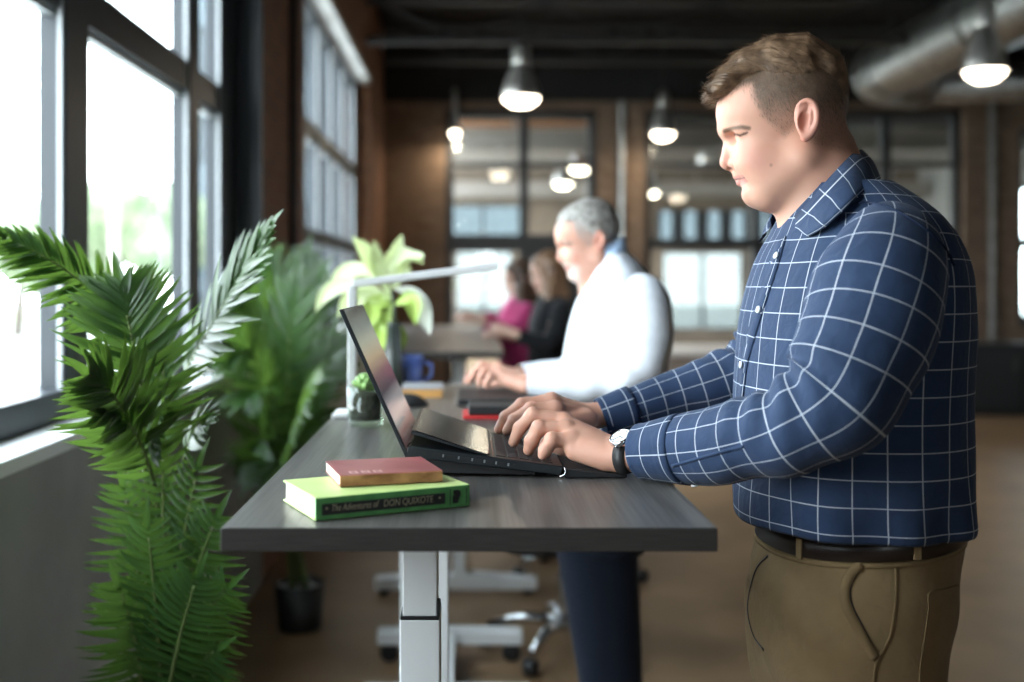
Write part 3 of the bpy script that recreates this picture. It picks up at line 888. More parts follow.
# ------------------------------------------------------------------ far end of the desk
m_soil = noise_col(mat('potting_soil', (0.05, 0.045, 0.035), 0.95), (0.025, 0.022, 0.018), (0.1, 0.09, 0.075), 120, 4)
m_tumbler = glass('tumbler_glass', (0.9, 0.96, 0.9))
m_succ = mat('succulent_leaf', (0.3, 0.5, 0.16), 0.5)
c = W(365.5, 426, 2.30); c[2] = ZD
t = thing('succulent_pot', 'little succulent in a glass tumbler of soil behind the laptop lid', 'potted plant', tuple(c))
R0 = 0.037
G().lathe([(0.001, 0.001), (R0*0.9, 0.001), (R0, 0.006), (R0*1.04, 0.083), (R0*0.99, 0.083), (R0*0.95, 0.012), (0.001, 0.011)], c, 32, cap0=False, cap1=False).build('tumbler', m_tumbler, t, True)
G().lathe([(0.001, 0.014), (R0*0.88, 0.014), (R0*0.92, 0.066), (0.02, 0.07), (0.001, 0.071)], c, 28, cap0=False, cap1=False).build('soil', m_soil, t, True)
r = np.random.default_rng(3)
for i in range(24):
    a = i*2.4; e = 0.25 + 1.15*(i/24); l = 0.034 - 0.012*(i/24)
    d = np.array([math.cos(a)*math.cos(e), math.sin(a)*math.cos(e), math.sin(e)]); p0 = c + (0, 0, 0.078 + 0.012*i/24)
    G().tube([p0, p0 + d*l*0.35, p0 + d*l*0.75, p0 + d*l], [0.004, 0.0085, 0.0075, 0.001], 8).build('succulent_leaf', m_succ, t, True)

m_lampw = mat('lamp_white', (0.75, 0.75, 0.74), 0.35)
yl = 2.46
t = thing('desk_lamp', 'slim white angled desk lamp standing behind the succulent', 'lamp', tuple(W(352, 394, yl)))
pz = W(352.5, 284, yl); pb = np.array([pz[0], yl, ZD])
G().box((pb[0] - 0.04, yl - 0.05, ZD + 0.0006), (pb[0] + 0.06, yl + 0.05, ZD + 0.012)).build('base', m_lampw, t, bevel=0.004)
G().box((pb[0] - 0.0095, yl - 0.012, ZD + 0.012), (pb[0] + 0.0095, yl + 0.012, pz[2])).build('post', m_lampw, t, bevel=0.003)
ae = W(497, 265.5, yl); v = ae - pz; vn = nrm(v); up = np.array([-vn[2], 0, vn[0]])
arm = G().obox(pz + v/2, v/2, (0, 0.017, 0), up*0.0085).build('arm', m_lampw, t, bevel=0.003)
G().obox(pz + v*0.62 - up*0.0087, v*0.34, (0, 0.011, 0), up*0.0006).build('light_strip', mat('lamp_strip', (0.8, 0.78, 0.7), 0.4), arm)

m_rednb = mat('red_folder_card', (0.55, 0.03, 0.03), 0.5)
a0, a1 = W(463, 419, 2.42), W(520, 419, 2.42)
tag(G().box((a0[0], 2.40, ZD + 0.0008), (a0[0] + 0.2, 2.52, ZD + 0.009)).build('folder', m_rednb, bevel=0.001), 'red folder lying past the laptop, its edge by the fingertips', 'folder')
tag(G().box((a0[0] + 0.012, 2.405, ZD + 0.0098), (a0[0] + 0.2, 2.515, ZD + 0.028)).build('tablet_case', m_rub, bevel=0.003), 'black closed tablet case lying on the red folder', 'tablet case')

# things on the second desk
m_ochre = mat('ochre_card', (0.55, 0.28, 0.08), 0.6); m_greyc = mat('grey_plastic', (0.3, 0.3, 0.31), 0.45)
c = W(422, 390, 3.06)
t = thing('notebook', 'ochre-edged notebook on the grey-haired man\'s desk, by the dark vase', 'notebook', (c[0], 3.1, ZE))
G().box((c[0] - 0.055, 3.05, ZE + 0.0008), (c[0] + 0.055, 3.2, ZE + 0.024)).build('page_block', m_ochre, t); G().box((c[0] - 0.057, 3.048, ZE + 0.0242), (c[0] + 0.057, 3.2, ZE + 0.029)).build('cover', m_greyc, t, bevel=0.001)
c = W(408, 400, 2.80)
t = thing('computer_mouse', 'dark computer mouse at the end of the desk, beyond the laptop lid', 'mouse', (c[0], 2.84, ZE))
R = []
for u in np.linspace(0, 1, 10):
    w_ = 0.031*math.sqrt(max(0.02, 1 - (2*u - 1)**2*0.92)); hgt = 0.034*math.sqrt(max(0.02, 1 - (2*u - 0.9)**2*0.85))
    R.append([(c[0] - 0.05 + 0.1*u, 2.84 + w_*math.cos(a), ZE + 0.001 + max(0.0, hgt*math.sin(a))) for a in np.linspace(0, 2*math.pi, 18, endpoint=False)])
G().loft(R).build('body', m_rub, t, True)
G().tube([(c[0] - 0.032, 2.834, ZE + 0.032), (c[0] - 0.032, 2.846, ZE + 0.032)], 0.006, 10).build('scroll_wheel', m_gap, t)
c = W(410, 369, 3.36); 
t = thing('mug', 'blue mug on the grey-haired man\'s desk behind the ochre notebook', 'mug', (c[0], 3.36, ZE))
m_blue = mat('blue_glaze', (0.06, 0.1, 0.3), 0.3)
cc = (c[0], 3.36, ZE + 0.0006)
G().lathe([(0.001, 0), (0.034, 0), (0.038, 0.01), (0.04, 0.095), (0.036, 0.095), (0.034, 0.012), (0.001, 0.01)], cc, 22, cap0=False, cap1=False).build('cup', m_blue, t, True)
G().tube([(c[0] + 0.038, 3.36, ZE + 0.078), (c[0] + 0.066, 3.36, ZE + 0.068), (c[0] + 0.066, 3.36, ZE + 0.032), (c[0] + 0.038, 3.36, ZE + 0.022)], 0.006, 8).build('handle', m_blue, t, True)
# laptop of the grey-haired man, seen from the side
t = thing('computer_keyboard', 'dark keyboard under the hand of the grey-haired man', 'keyboard', (0.06, 3.0, ZE))
G().box((-0.03, 2.86, ZE + 0.0008), (0.21, 3.16, ZE + 0.016)).build('base', m_rub, t, bevel=0.003)
g = G()
for rr_ in range(5):
    for cc_ in range(12): g.box((0.02 + rr_*0.02, 2.875 + cc_*0.0225, ZE + 0.0161), (0.036 + rr_*0.02, 2.893 + cc_*0.0225, ZE + 0.0175))
g.build('keys', m_key, t)

# ------------------------------------------------------------------ chairs
def office_chair(x, y, rot, label):
    t = thing('office_chair', label, 'chair', (x, y, 0), 'swivel chairs behind the desks', rot)
    c = np.array([x, y, 0.0])
    for k in range(5):
        a = k*2*math.pi/5 + math.radians(170)
        d = np.array([math.cos(a), math.sin(a), 0])
        leg = G().tube([c + d*0.03 + (0, 0, 0.12), c + d*0.16 + (0, 0, 0.125), c + d*0.30 + (0, 0, 0.085)], [0.026, 0.022, 0.016], 10).build('leg', m_chrome, t, True)
        s = np.array([-d[1], d[0], 0])
        G().lathe([(0.01, -0.022), (0.028, -0.022), (0.031, -0.012), (0.031, 0.012), (0.028, 0.022), (0.01, 0.022)], c + d*0.31 + (0, 0, 0.032), 16, s).build('caster', m_rub, leg, True)
    G().lathe([(0.045, 0.09), (0.045, 0.14), (0.028, 0.15), (0.028, 0.3), (0.018, 0.3), (0.018, 0.42)], c, 16).build('gas_column', m_chrome, t)
    R = []
    for z, k in ((0.42, 0.9), (0.425, 1.0), (0.47, 1.0), (0.49, 0.9), (0.495, 0.5)):
        R.append([c + (0.24*k*np.sign(math.cos(a))*abs(math.cos(a))**0.5, 0.24*k*np.sign(math.sin(a))*abs(math.sin(a))**0.5, z) for a in np.linspace(0, 2*math.pi, 32, endpoint=False)])
    G().loft(R).build('seat', m_rub, t, True)
    R = []
    for z, hw, xx in ((0.6, 0.16, 0.235), (0.64, 0.2, 0.235), (0.8, 0.215, 0.245), (0.9, 0.2, 0.265), (0.95, 0.14, 0.275)):
        R.append([c + (xx + 0.02*math.sin(a) - 0.0, hw*math.cos(a), z) for a in np.linspace(0, 2*math.pi, 24, endpoint=False)])
    G().loft(R).build('backrest', m_rub, t, True)
    G().tube([c + (0.1, 0, 0.44), c + (0.25, 0, 0.46), c + (0.275, 0, 0.7)], 0.018, 8).build('back_support', m_rub, t, True)
    return t


office_chair(0.37, 4.27, 0.0, 'swivel chair with polished star base standing behind the legs of the grey-haired man')
office_chair(0.54, 5.36, 0.4, 'swivel chair further back, only its black caster and base showing past the jeans')

# pale counter and low black cabinet at the far end
m_pale = mat('pale_counter', (0.8, 0.75, 0.7), 0.5)
a, b = W(655, 352, 9.2), W(760, 352, 9.2)
t = thing('counter', 'pale counter at the far end between the white shirt and the plaid sleeve', 'counter', ((a[0] + b[0])/2, 9.3, 0))
G().box((a[0], 9.2, 0.80), (b[0], 9.9, 0.86)).build('countertop', m_pale, t, bevel=0.004); G().box((a[0] + 0.05, 9.25, 0.0), (b[0] - 0.05, 9.85, 0.80)).build('body', mat('taupe_panel', (0.3, 0.25, 0.21), 0.6), t)
a, b = W(968, 345, 11.6), W(1075, 345, 11.6)
t = thing('low_cabinet', 'low black cabinet against the brick at the far end, behind the plaid back', 'cabinet', ((a[0] + b[0])/2, 11.9, 0))
G().box((a[0], 11.6, 0.06), (b[0], 12.2, 0.76)).box((a[0] + 0.05, 11.65, 0), (b[0] - 0.05, 12.15, 0.06)).build('body', m_black, t, bevel=0.004)
for i in range(2):
    q = a[0] + 0.03 + i*(b[0] - a[0])/2
    d = G().box((q, 11.575, 0.09), (q + (b[0] - a[0])/2 - 0.06, 11.599, 0.73)).build('cabinet_door', m_black, t, bevel=0.003)
    G().box((q + 0.45, 11.56, 0.5), (q + 0.46, 11.574, 0.62)).build('handle', m_chrome, d)
# added white chair standing in for bright floor light under the women's desk
c = W(487, 400, 5.55)
t = thing('bright_patch_chair', 'white shell chair added for the bright floor patch under the desk of the two women', 'chair', (c[0], 5.55, 0))
R = []
for z, k, xo in ((0.62, 0.8, 0.0), (0.64, 1.0, 0.0), (0.68, 1.02, 0.0), (0.7, 0.9, 0.0)):
    R.append([(c[0] + xo + 0.2*k*math.cos(a), 5.55 + 0.2*k*math.sin(a), z) for a in np.linspace(0, 2*math.pi, 28, endpoint=False)])
G().loft(R).build('seat', m_white, t, True)
R = []
for z, hw in ((0.68, 0.17), (0.78, 0.2), (0.92, 0.2), (0.98, 0.15)):
    R.append([(c[0] + 0.0 + hw*math.cos(a), 5.36 + 0.02*math.sin(a), z) for a in np.linspace(0, 2*math.pi, 24, endpoint=False)])
G().loft(R).build('backrest', m_white, t, True)
for sx in (-1, 1):
    for sy in (-1, 1):
        G().tube([(c[0] + sx*0.12, 5.55 + sy*0.12, 0.63), (c[0] + sx*0.2, 5.55 + sy*0.2, 0.0)], [0.014, 0.01], 8).build('leg', m_white, t, True)
# ================================================================== plants
m_palm = mat('palm_leaf', (0.06, 0.17, 0.035), 0.38)
nt = m_palm.node_tree; b_ = bsdf(m_palm)
tc = N(nt, 'ShaderNodeTexCoord'); nz = N(nt, 'ShaderNodeTexNoise', i_Scale=9.0, i_Detail=3.0); cr = N(nt, 'ShaderNodeValToRGB')
cr.color_ramp.elements[0].position = 0.35; cr.color_ramp.elements[1].position = 0.65
cr.color_ramp.elements[0].color = (0.014, 0.040, 0.009, 1); cr.color_ramp.elements[1].color = (0.031, 0.079, 0.015, 1)
nt.links.new(tc.outputs['Object'], nz.inputs['Vector']); nt.links.new(nz.outputs['Fac'], cr.inputs[0]); nt.links.new(cr.outputs[0], b_.inputs['Base Color'])
tr = N(nt, 'ShaderNodeBsdfTranslucent'); tr.inputs[0].default_value = (0.21, 0.38, 0.055, 1)
mx = N(nt, 'ShaderNodeMixShader'); mx.inputs[0].default_value = 0.2
nt.links.new(b_.outputs[0], mx.inputs[1]); nt.links.new(tr.outputs[0], mx.inputs[2]); nt.links.new(mx.outputs[0], nt.nodes['Material Output'].inputs[0])
m_stalk = mat('palm_stalk', (0.12, 0.16, 0.05), 0.5)
m_pot = mat('black_planter', (0.012, 0.012, 0.012), 0.45)
m_stone = noise_col(mat('white_pebble', (0.5, 0.5, 0.48), 0.7), (0.35, 0.35, 0.33), (0.6, 0.6, 0.57), 30, 3)


def bez(p, n):
    p = np.asarray(p, float); t = np.linspace(0, 1, n)[:, None]
    if len(p) == 4: return (1-t)**3*p[0] + 3*(1-t)**2*t*p[1] + 3*(1-t)*t**2*p[2] + t**3*p[3]
    return cspl(np.linspace(0, 1, len(p)), p, t[:, 0])


def leaflet(g, p, d, nn, L, w, droop, seed, seg=6):
    """narrow folded blade from p along d, nn roughly its face"""
    d = nrm(d); s = nrm(np.cross(d, nn)); nn = np.cross(s, d)
    V = []
    for i in range(seg + 1):
        t = i/seg
        ww = w*(math.sin(math.pi*min(1, 0.12 + 0.88*t)**0.75) + 0.05)*(1 if t < 1 else 0.1)
        c = p + d*L*t - nn*droop*L*t*t
        V += [c - s*ww/2 + nn*ww*0.22, c, c + s*ww/2 + nn*ww*0.22]
    f = []
    for i in range(seg):
        for j in (0, 1):
            a = i*3 + j; f.append((a, a + 1, a + 4, a + 3))
    g.add(V, f)


def frond(parent, ctrl, nhint, n=22, L=0.16, w=0.018, t0=0.3, ang=(62, 25), lift=0.25, droop=0.12, seed=0, r0=0.006, prof=None, both=(1, 1)):
    """one feather leaf: rachis along ctrl, pairs of leaflets in the plane that faces nhint"""
    r = np.random.default_rng(seed)
    P = bez(ctrl, 60); T = nrm(np.gradient(P, axis=0))
    g = G()
    for k in range(n):
        u = k/(n - 1); tt = t0 + (1 - t0)*u; i = min(59, int(tt*59)); p = P[i]; t = T[i]
        nn = np.asarray(nhint, float) if np.ndim(nhint) == 1 else nhint[0]*(1 - u) + nhint[1]*u
        nn = nrm(nn - t*np.dot(nn, t)); s = np.cross(nn, t)
        a = math.radians(ang[0] + (ang[1] - ang[0])*u + r.uniform(-5, 5))
        ln = L*(prof(u) if prof else (0.45 + 0.75*math.sin(math.pi*min(1, 0.15 + 0.8*u)))*(1 - 0.35*u))*r.uniform(0.9, 1.08)
        for sg in (-1, 1):
            if not both[0 if sg < 0 else 1]: continue
            d = t*math.cos(a) + sg*s*math.sin(a) + nn*lift + r.normal(0, 0.05, 3)
            leaflet(g, p, d, nn, ln, w*r.uniform(0.85, 1.1), droop, 0)
    leaflet(g, P[-1], T[-1], nrm(np.asarray(nhint, float) if np.ndim(nhint) == 1 else nhint[1]), L*0.55, w, droop, 0)
    o = g.build('frond', m_palm, parent, True)
    G().tube(P[::3], np.linspace(r0, 0.0018, 20), 7).build('stalk', m_stalk, o, True)
    return o


def planter(t, c, r, h, seed=0, pebbles=True):
    c = np.asarray(c, float)
    pot = G().lathe([(0.001, 0.002), (r*0.82, 0.002), (r*0.86, 0.01), (r, h), (r*0.93, h), (r*0.9, h*0.86), (0.001, h*0.85)], c, 36, cap0=False, cap1=False).build('planter', m_pot, t, True)
    if pebbles:
        q = np.random.default_rng(seed); g = G()
        for i in range(70):
            a = q.uniform(0, 6.28); k = r*0.85*q.uniform(0, 1)**0.5
            g.ball(c + (k*math.cos(a), k*math.sin(a), h*0.87), q.uniform(0.006, 0.013, 3), 5)
        o = g.build('pebble_cover', m_stone, pot, True); o['kind'] = 'stuff'


# --- near palm, between the window wall and the desk
bx, by = -0.645, 2.32
t = thing('potted_palm', 'tall potted palm with broad bright fronds between the side window and the dark desk', 'potted palm', (bx, by, 0))
planter(t, (bx, by, 0), 0.15, 0.3, 1)
B0 = np.array([bx, by, 0.26])
CAM = lambda p: nrm(np.array([0, 0, CZ]) - p)
def wp(*q): return np.array([W(*a) for a in q])
stem = lambda dx, dy: B0 + (dx, dy, 0)
# left upper frond, over the window
c = np.concatenate([[stem(-0.02, -0.02)], wp((152, 520, 2.27), (150, 400, 2.2), (118, 318, 2.12), (62, 268, 2.06), (6, 238, 2.02))])
frond(t, c, (0.25, -0.55, 0.75), n=30, L=0.125, w=0.017, t0=0.50, ang=(78, 38), lift=-0.05, droop=0.1, seed=11)
# frond facing the camera in the middle
c = np.concatenate([[stem(0.0, -0.04)], wp((158, 530, 2.22), (150, 440, 2.1), (138, 370, 2.0), (128, 320, 1.98), (122, 292, 1.98))])
frond(t, c, (0.15, -0.85, 0.3), n=26, L=0.145, w=0.017, t0=0.42, ang=(75, 30), lift=0.12, droop=0.15, seed=12)
c = np.concatenate([[stem(-0.03, -0.05)], wp((150, 540, 2.2), (140, 450, 2.05), (116, 400, 1.95), (92, 378, 1.9))])
frond(t, c, (0.1, -0.8, 0.5), n=20, L=0.13, w=0.018, t0=0.5, ang=(70, 30), lift=0.1, droop=0.2, seed=13)
c = np.concatenate([[stem(0.0, -0.05)], wp((158, 540, 2.2), (150, 470, 2.08), (128, 425, 1.98), (100, 412, 1.92))])
frond(t, c, (0.1, -0.75, 0.6), n=18, L=0.11, w=0.018, t0=0.5, ang=(70, 30), lift=0.1, droop=0.2, seed=23)
c = np.concatenate([[stem(0.03, -0.05)], wp((165, 540, 2.22), (165, 450, 2.15), (166, 390, 2.1), (160, 345, 2.08), (150, 310, 2.1))])
frond(t, c, (-0.25, -0.8, 0.4), n=20, L=0.095, w=0.015, t0=0.45, ang=(60, 25), lift=0.15, droop=0.15, seed=14)
# bright frond leaning right, lit on its face by the window
c = np.concatenate([[stem(0.03, 0.0)], wp((170, 560, 2.3), (168, 430, 2.26), (186, 372, 2.22), (214, 322, 2.18), (240, 278, 2.14), (264, 238, 2.1))])
frond(t, c, (-0.75, -0.62, 0.3), n=28, L=0.135, w=0.021, t0=0.52, ang=(62, 20), lift=0.02, droop=0.06, seed=15)
# small bright drooping one
c = wp((172, 420, 2.2), (166, 398, 2.16), (156, 402, 2.1), (152, 425, 2.06), (156, 452, 2.04))
frond(t, c, (-0.4, -0.6, 0.6), n=12, L=0.055, w=0.017, t0=0.15, ang=(55, 25), lift=0.05, droop=0.1, seed=16, r0=0.003)
c = np.concatenate([[stem(0.05, -0.02)], wp((178, 560, 2.25), (182, 470, 2.2), (196, 430, 2.14), (206, 424, 2.1))])
frond(t, c, (-0.3, -0.7, 0.6), n=14, L=0.07, w=0.015, t0=0.6, ang=(60, 25), lift=0.1, droop=0.2, seed=17)
# lower fronds in the shade of the low wall
low = [((158, 640, 2.24), (152, 540, 2.2), (142, 460, 2.16)), ((164, 640, 2.2), (164, 540, 2.14), (162, 455, 2.1)), ((168, 640, 2.2), (178, 550, 2.14), (198, 470, 2.08)),
       ((170, 650, 2.2), (190, 580, 2.12), (216, 520, 2.06)), ((152, 650, 2.22), (140, 570, 2.18), (124, 490, 2.14)), ((172, 660, 2.2), (196, 620, 2.14), (226, 590, 2.08)),
       ((160, 660, 2.15), (156, 600, 2.08), (148, 530, 2.02)), ((150, 680, 2.2), (136, 630, 2.14), (120, 590, 2.1)), ((168, 680, 2.12), (180, 630, 2.06), (196, 580, 2.0)), ((174, 690, 2.2), (194, 665, 2.12), (216, 650, 2.06))]
for i, q in enumerate(low):
    c = np.concatenate([[stem(0.06*math.cos(i*1.3), 0.06*math.sin(i*1.3))], wp(*q)])
    frond(t, c, nrm(np.array([0.25*math.sin(i*2), -0.9, 0.1])), n=24, L=0.125, w=0.013, t0=0.25, ang=(125, 60), lift=0.05, droop=0.25, seed=30 + i, prof=lambda u: 0.75 + 0.3*math.sin(3.1*u) - 0.35*u)
# --- second palm further along the wall
bx, by = -0.70, 4.55
t2 = thing('potted_palm', 'potted palm in a black planter farther along the low wall, past the dark desk edge', 'potted palm', (bx, by, 0))
planter(t2, (bx, by, 0), 0.105, 0.19, 2)
B0 = np.array([bx, by, 0.15])
far = [((285, 470, 4.5), (285, 370, 4.4), (276, 300, 4.3), (270, 262, 4.25)), ((282, 470, 4.5), (276, 370, 4.35), (258, 318, 4.2), (238, 300, 4.1)),
       ((292, 470, 4.5), (300, 370, 4.45), (312, 310, 4.4), (322, 280, 4.3)), ((292, 480, 4.5), (306, 400, 4.4), (328, 360, 4.3), (345, 345, 4.2)),
       ((282, 480, 4.4), (270, 390, 4.2), (250, 350, 4.1), (232, 362, 4.0)), ((286, 480, 4.4), (288, 390, 4.2), (290, 330, 4.1), (296, 290, 4.05)),
       ((284, 500, 4.4), (276, 420, 4.2), (262, 390, 4.0), (246, 400, 3.9)), ((288, 500, 4.3), (292, 450, 3.95), (300, 415, 3.7), (312, 392, 3.55)),
       ((290, 510, 4.5), (300, 450, 4.4), (318, 430, 4.3), (330, 450, 4.2)), ((284, 520, 4.4), (272, 460, 4.2), (262, 440, 4.1), (250, 470, 4.0)),
       ((286, 530, 4.3), (284, 480, 4.1), (278, 460, 4.0), (274, 500, 3.9)), ((288, 470, 4.6), (296, 360, 4.6), (300, 300, 4.6), (306, 262, 4.6))]
for i, q in enumerate(far):
    c = np.concatenate([[B0 + (0.04*math.cos(i*1.7), 0.04*math.sin(i*1.7), 0)], wp(*q)])
    frond(t2, c, nrm(np.array([-0.75, -0.4, 0.5])) if i == 7 else nrm(np.array([-0.1 + 0.2*math.sin(i*2), -0.8, 0.4])), n=26, L=0.24, w=0.022, t0=0.32, ang=(62, 25), lift=0.05, droop=0.12, seed=60 + i)

# --- pale-leaved plant in a dark vase on the second desk
m_paleleaf = mat('pale_leaf', (0.62, 0.68, 0.42), 0.42)
nt = m_paleleaf.node_tree; b_ = bsdf(m_paleleaf)
tr = N(nt, 'ShaderNodeBsdfTranslucent'); tr.inputs[0].default_value = (0.6, 0.7, 0.3, 1); mx = N(nt, 'ShaderNodeMixShader'); mx.inputs[0].default_value = 0.35
nt.links.new(b_.outputs[0], mx.inputs[1]); nt.links.new(tr.outputs[0], mx.inputs[2]); nt.links.new(mx.outputs[0], nt.nodes['Material Output'].inputs[0])
m_whiteleaf = mat('white_petal', (0.8, 0.82, 0.74), 0.45)
m_limeleaf = mat('lime_leaf', (0.4, 0.55, 0.12), 0.42)
yv = 3.30
c = W(394, 383, yv); vb = np.array([c[0], yv, ZE + 0.0006])
t = thing('vase_plant', 'big pale-leaved plant in a tall dark vase behind the desk lamp', 'potted plant', tuple(vb))
G().lathe([(0.001, 0), (0.03, 0), (0.033, 0.01), (0.026, 0.1), (0.02, 0.19), (0.024, 0.2), (0.018, 0.2), (0.001, 0.19)], vb, 24, cap0=False, cap1=False).build('vase', mat('dark_green_glaze', (0.02, 0.03, 0.025), 0.25), t, True)


def blade(pts, w, m, name='leaf', nh=(0.2, -0.9, 0.35)):
    P = bez(pts, 14); T = nrm(np.gradient(P, axis=0)); g = G(); V = []
    for i, (p, tt) in enumerate(zip(P, T)):
        u = i/13; s = nrm(np.cross(tt, nh)); n_ = np.cross(s, tt); ww = w*max(0.03, math.sin(math.pi*min(1, 0.04 + 0.96*u)**1.35))
        V += [p - s*ww/2 + n_*ww*0.15, p - s*ww/4, p - n_*ww*0.05, p + s*ww/4, p + s*ww/2 + n_*ww*0.15]
    g.add(V, [(i*5 + j, i*5 + j + 1, i*5 + j + 6, i*5 + j + 5) for i in range(13) for j in range(4)])
    g.build(name, m, t, True)


top = vb + (0, 0, 0.2)
cc = W(392, 290, yv)
G().tube([top - (0, 0, 0.02), (top + cc)/2 + (0.004, 0, 0), cc], [0.006, 0.005, 0.004], 8).build('stem', mat('dark_stem', (0.05, 0.06, 0.04), 0.6), t, True)
for q, w_, m in [(((392, 300), (372, 262), (352, 236)), 0.055, m_paleleaf), (((392, 295), (378, 268), (374, 240)), 0.045, m_paleleaf), (((392, 290), (394, 262), (402, 234)), 0.045, m_paleleaf),
                 (((394, 290), (408, 262), (424, 258)), 0.06, m_paleleaf), (((392, 285), (380, 256), (402, 250), (424, 264)), 0.06, m_paleleaf), (((390, 290), (368, 266), (345, 264), (330, 285)), 0.055, m_paleleaf),
                 (((390, 300), (366, 285), (348, 290), (338, 318)), 0.05, m_paleleaf), (((392, 300), (384, 300), (388, 330)), 0.05, m_limeleaf), (((390, 305), (374, 305), (366, 335)), 0.06, m_limeleaf),
                 (((394, 305), (410, 300), (416, 325)), 0.055, m_limeleaf), (((390, 310), (378, 330), (380, 358)), 0.05, m_limeleaf), (((392, 315), (400, 335), (402, 352)), 0.04, m_limeleaf),
                 (((394, 290), (412, 285), (420, 310), (430, 335)), 0.07, m_whiteleaf), (((392, 300), (360, 300), (352, 330)), 0.05, m_paleleaf), (((390, 296), (356, 276), (324, 282), (316, 312)), 0.05, m_paleleaf)]:
    r_ = np.random.default_rng(int(q[-1][0]*7 + q[-1][1]))
    pts = [W(x, y, yv + (k/(len(q)-1))*r_.uniform(-0.12, 0.1)) for k, (x, y) in enumerate(q)]
    blade(pts, w_, m)
# ================================================================== people
def attr_tex(nt, name):
    return N(nt, 'ShaderNodeAttribute', attribute_name=name)


def skin(name, base, blush, hair, lip, brow, stub, stub_amt=0.3):
    m = mat(name, base, 0.48)
    nt = m.node_tree; b = bsdf(m)
    b.inputs['Subsurface Weight'].default_value = 0.12; b.inputs['Subsurface Radius'].default_value = (0.012, 0.005, 0.003); b.inputs['Subsurface Scale'].default_value = 1.0
    b.inputs['Specular IOR Level'].default_value = 0.35
    a1, a2 = attr_tex(nt, 'mask_a'), attr_tex(nt, 'mask_b')
    s1, s2 = N(nt, 'ShaderNodeSeparateXYZ'), N(nt, 'ShaderNodeSeparateXYZ')
    nt.links.new(a1.outputs['Vector'], s1.inputs[0]); nt.links.new(a2.outputs['Vector'], s2.inputs[0])
    tc = N(nt, 'ShaderNodeTexCoord'); nz = N(nt, 'ShaderNodeTexNoise', i_Scale=70.0, i_Detail=4.0); nt.links.new(tc.outputs['Object'], nz.inputs['Vector'])
    nb = N(nt, 'ShaderNodeTexNoise', i_Scale=900.0, i_Detail=2.0); nt.links.new(tc.outputs['Object'], nb.inputs['Vector'])
    cur = None
    def mixin(fac, col, amt=1.0, prev=None, grain=False):
        mx = N(nt, 'ShaderNodeMixRGB'); mu = N(nt, 'ShaderNodeMath', operation='MULTIPLY'); mu.inputs[1].default_value = amt
        nt.links.new(fac, mu.inputs[0]); f = mu.outputs[0]
        if grain:
            m2 = N(nt, 'ShaderNodeMapRange'); m2.inputs['From Min'].default_value = 0.3; m2.inputs['From Max'].default_value = 0.7; m2.inputs['To Min'].default_value = 0.72; m2.inputs['To Max'].default_value = 1.1
            nt.links.new(nb.outputs['Fac'], m2.inputs[0]); m3 = N(nt, 'ShaderNodeMath', operation='MULTIPLY'); nt.links.new(f, m3.inputs[0]); nt.links.new(m2.outputs[0], m3.inputs[1]); f = m3.outputs[0]
        cl = N(nt, 'ShaderNodeClamp'); nt.links.new(f, cl.inputs[0])
        nt.links.new(cl.outputs[0], mx.inputs[0]); mx.inputs[2].default_value = (*col, 1)
        if prev is None: mx.inputs[1].default_value = (*base, 1)
        else: nt.links.new(prev, mx.inputs[1])
        return mx.outputs[0]
    cur = mixin(nz.outputs['Fac'], blush, 0.35)
    cur = mixin(s2.outputs[0], blush, 1.0, cur)
    cur = mixin(s2.outputs[2], stub, stub_amt, cur, True)
    cur = mixin(s1.outputs[1], lip, 1.0, cur)
    cur = mixin(s1.outputs[0], hair, 1.0, cur, True)
    cur = mixin(s1.outputs[2], brow, 1.0, cur, True)
    cur = mixin(s2.outputs[1], (0.05, 0.03, 0.022), 1.0, cur)
    nt.links.new(cur, b.inputs['Base Color'])
    bp = N(nt, 'ShaderNodeBump', i_Strength=0.08, i_Distance=0.001); nt.links.new(nb.outputs['Fac'], bp.inputs['Height']); nt.links.new(bp.outputs[0], b.inputs['Normal'])
    return m


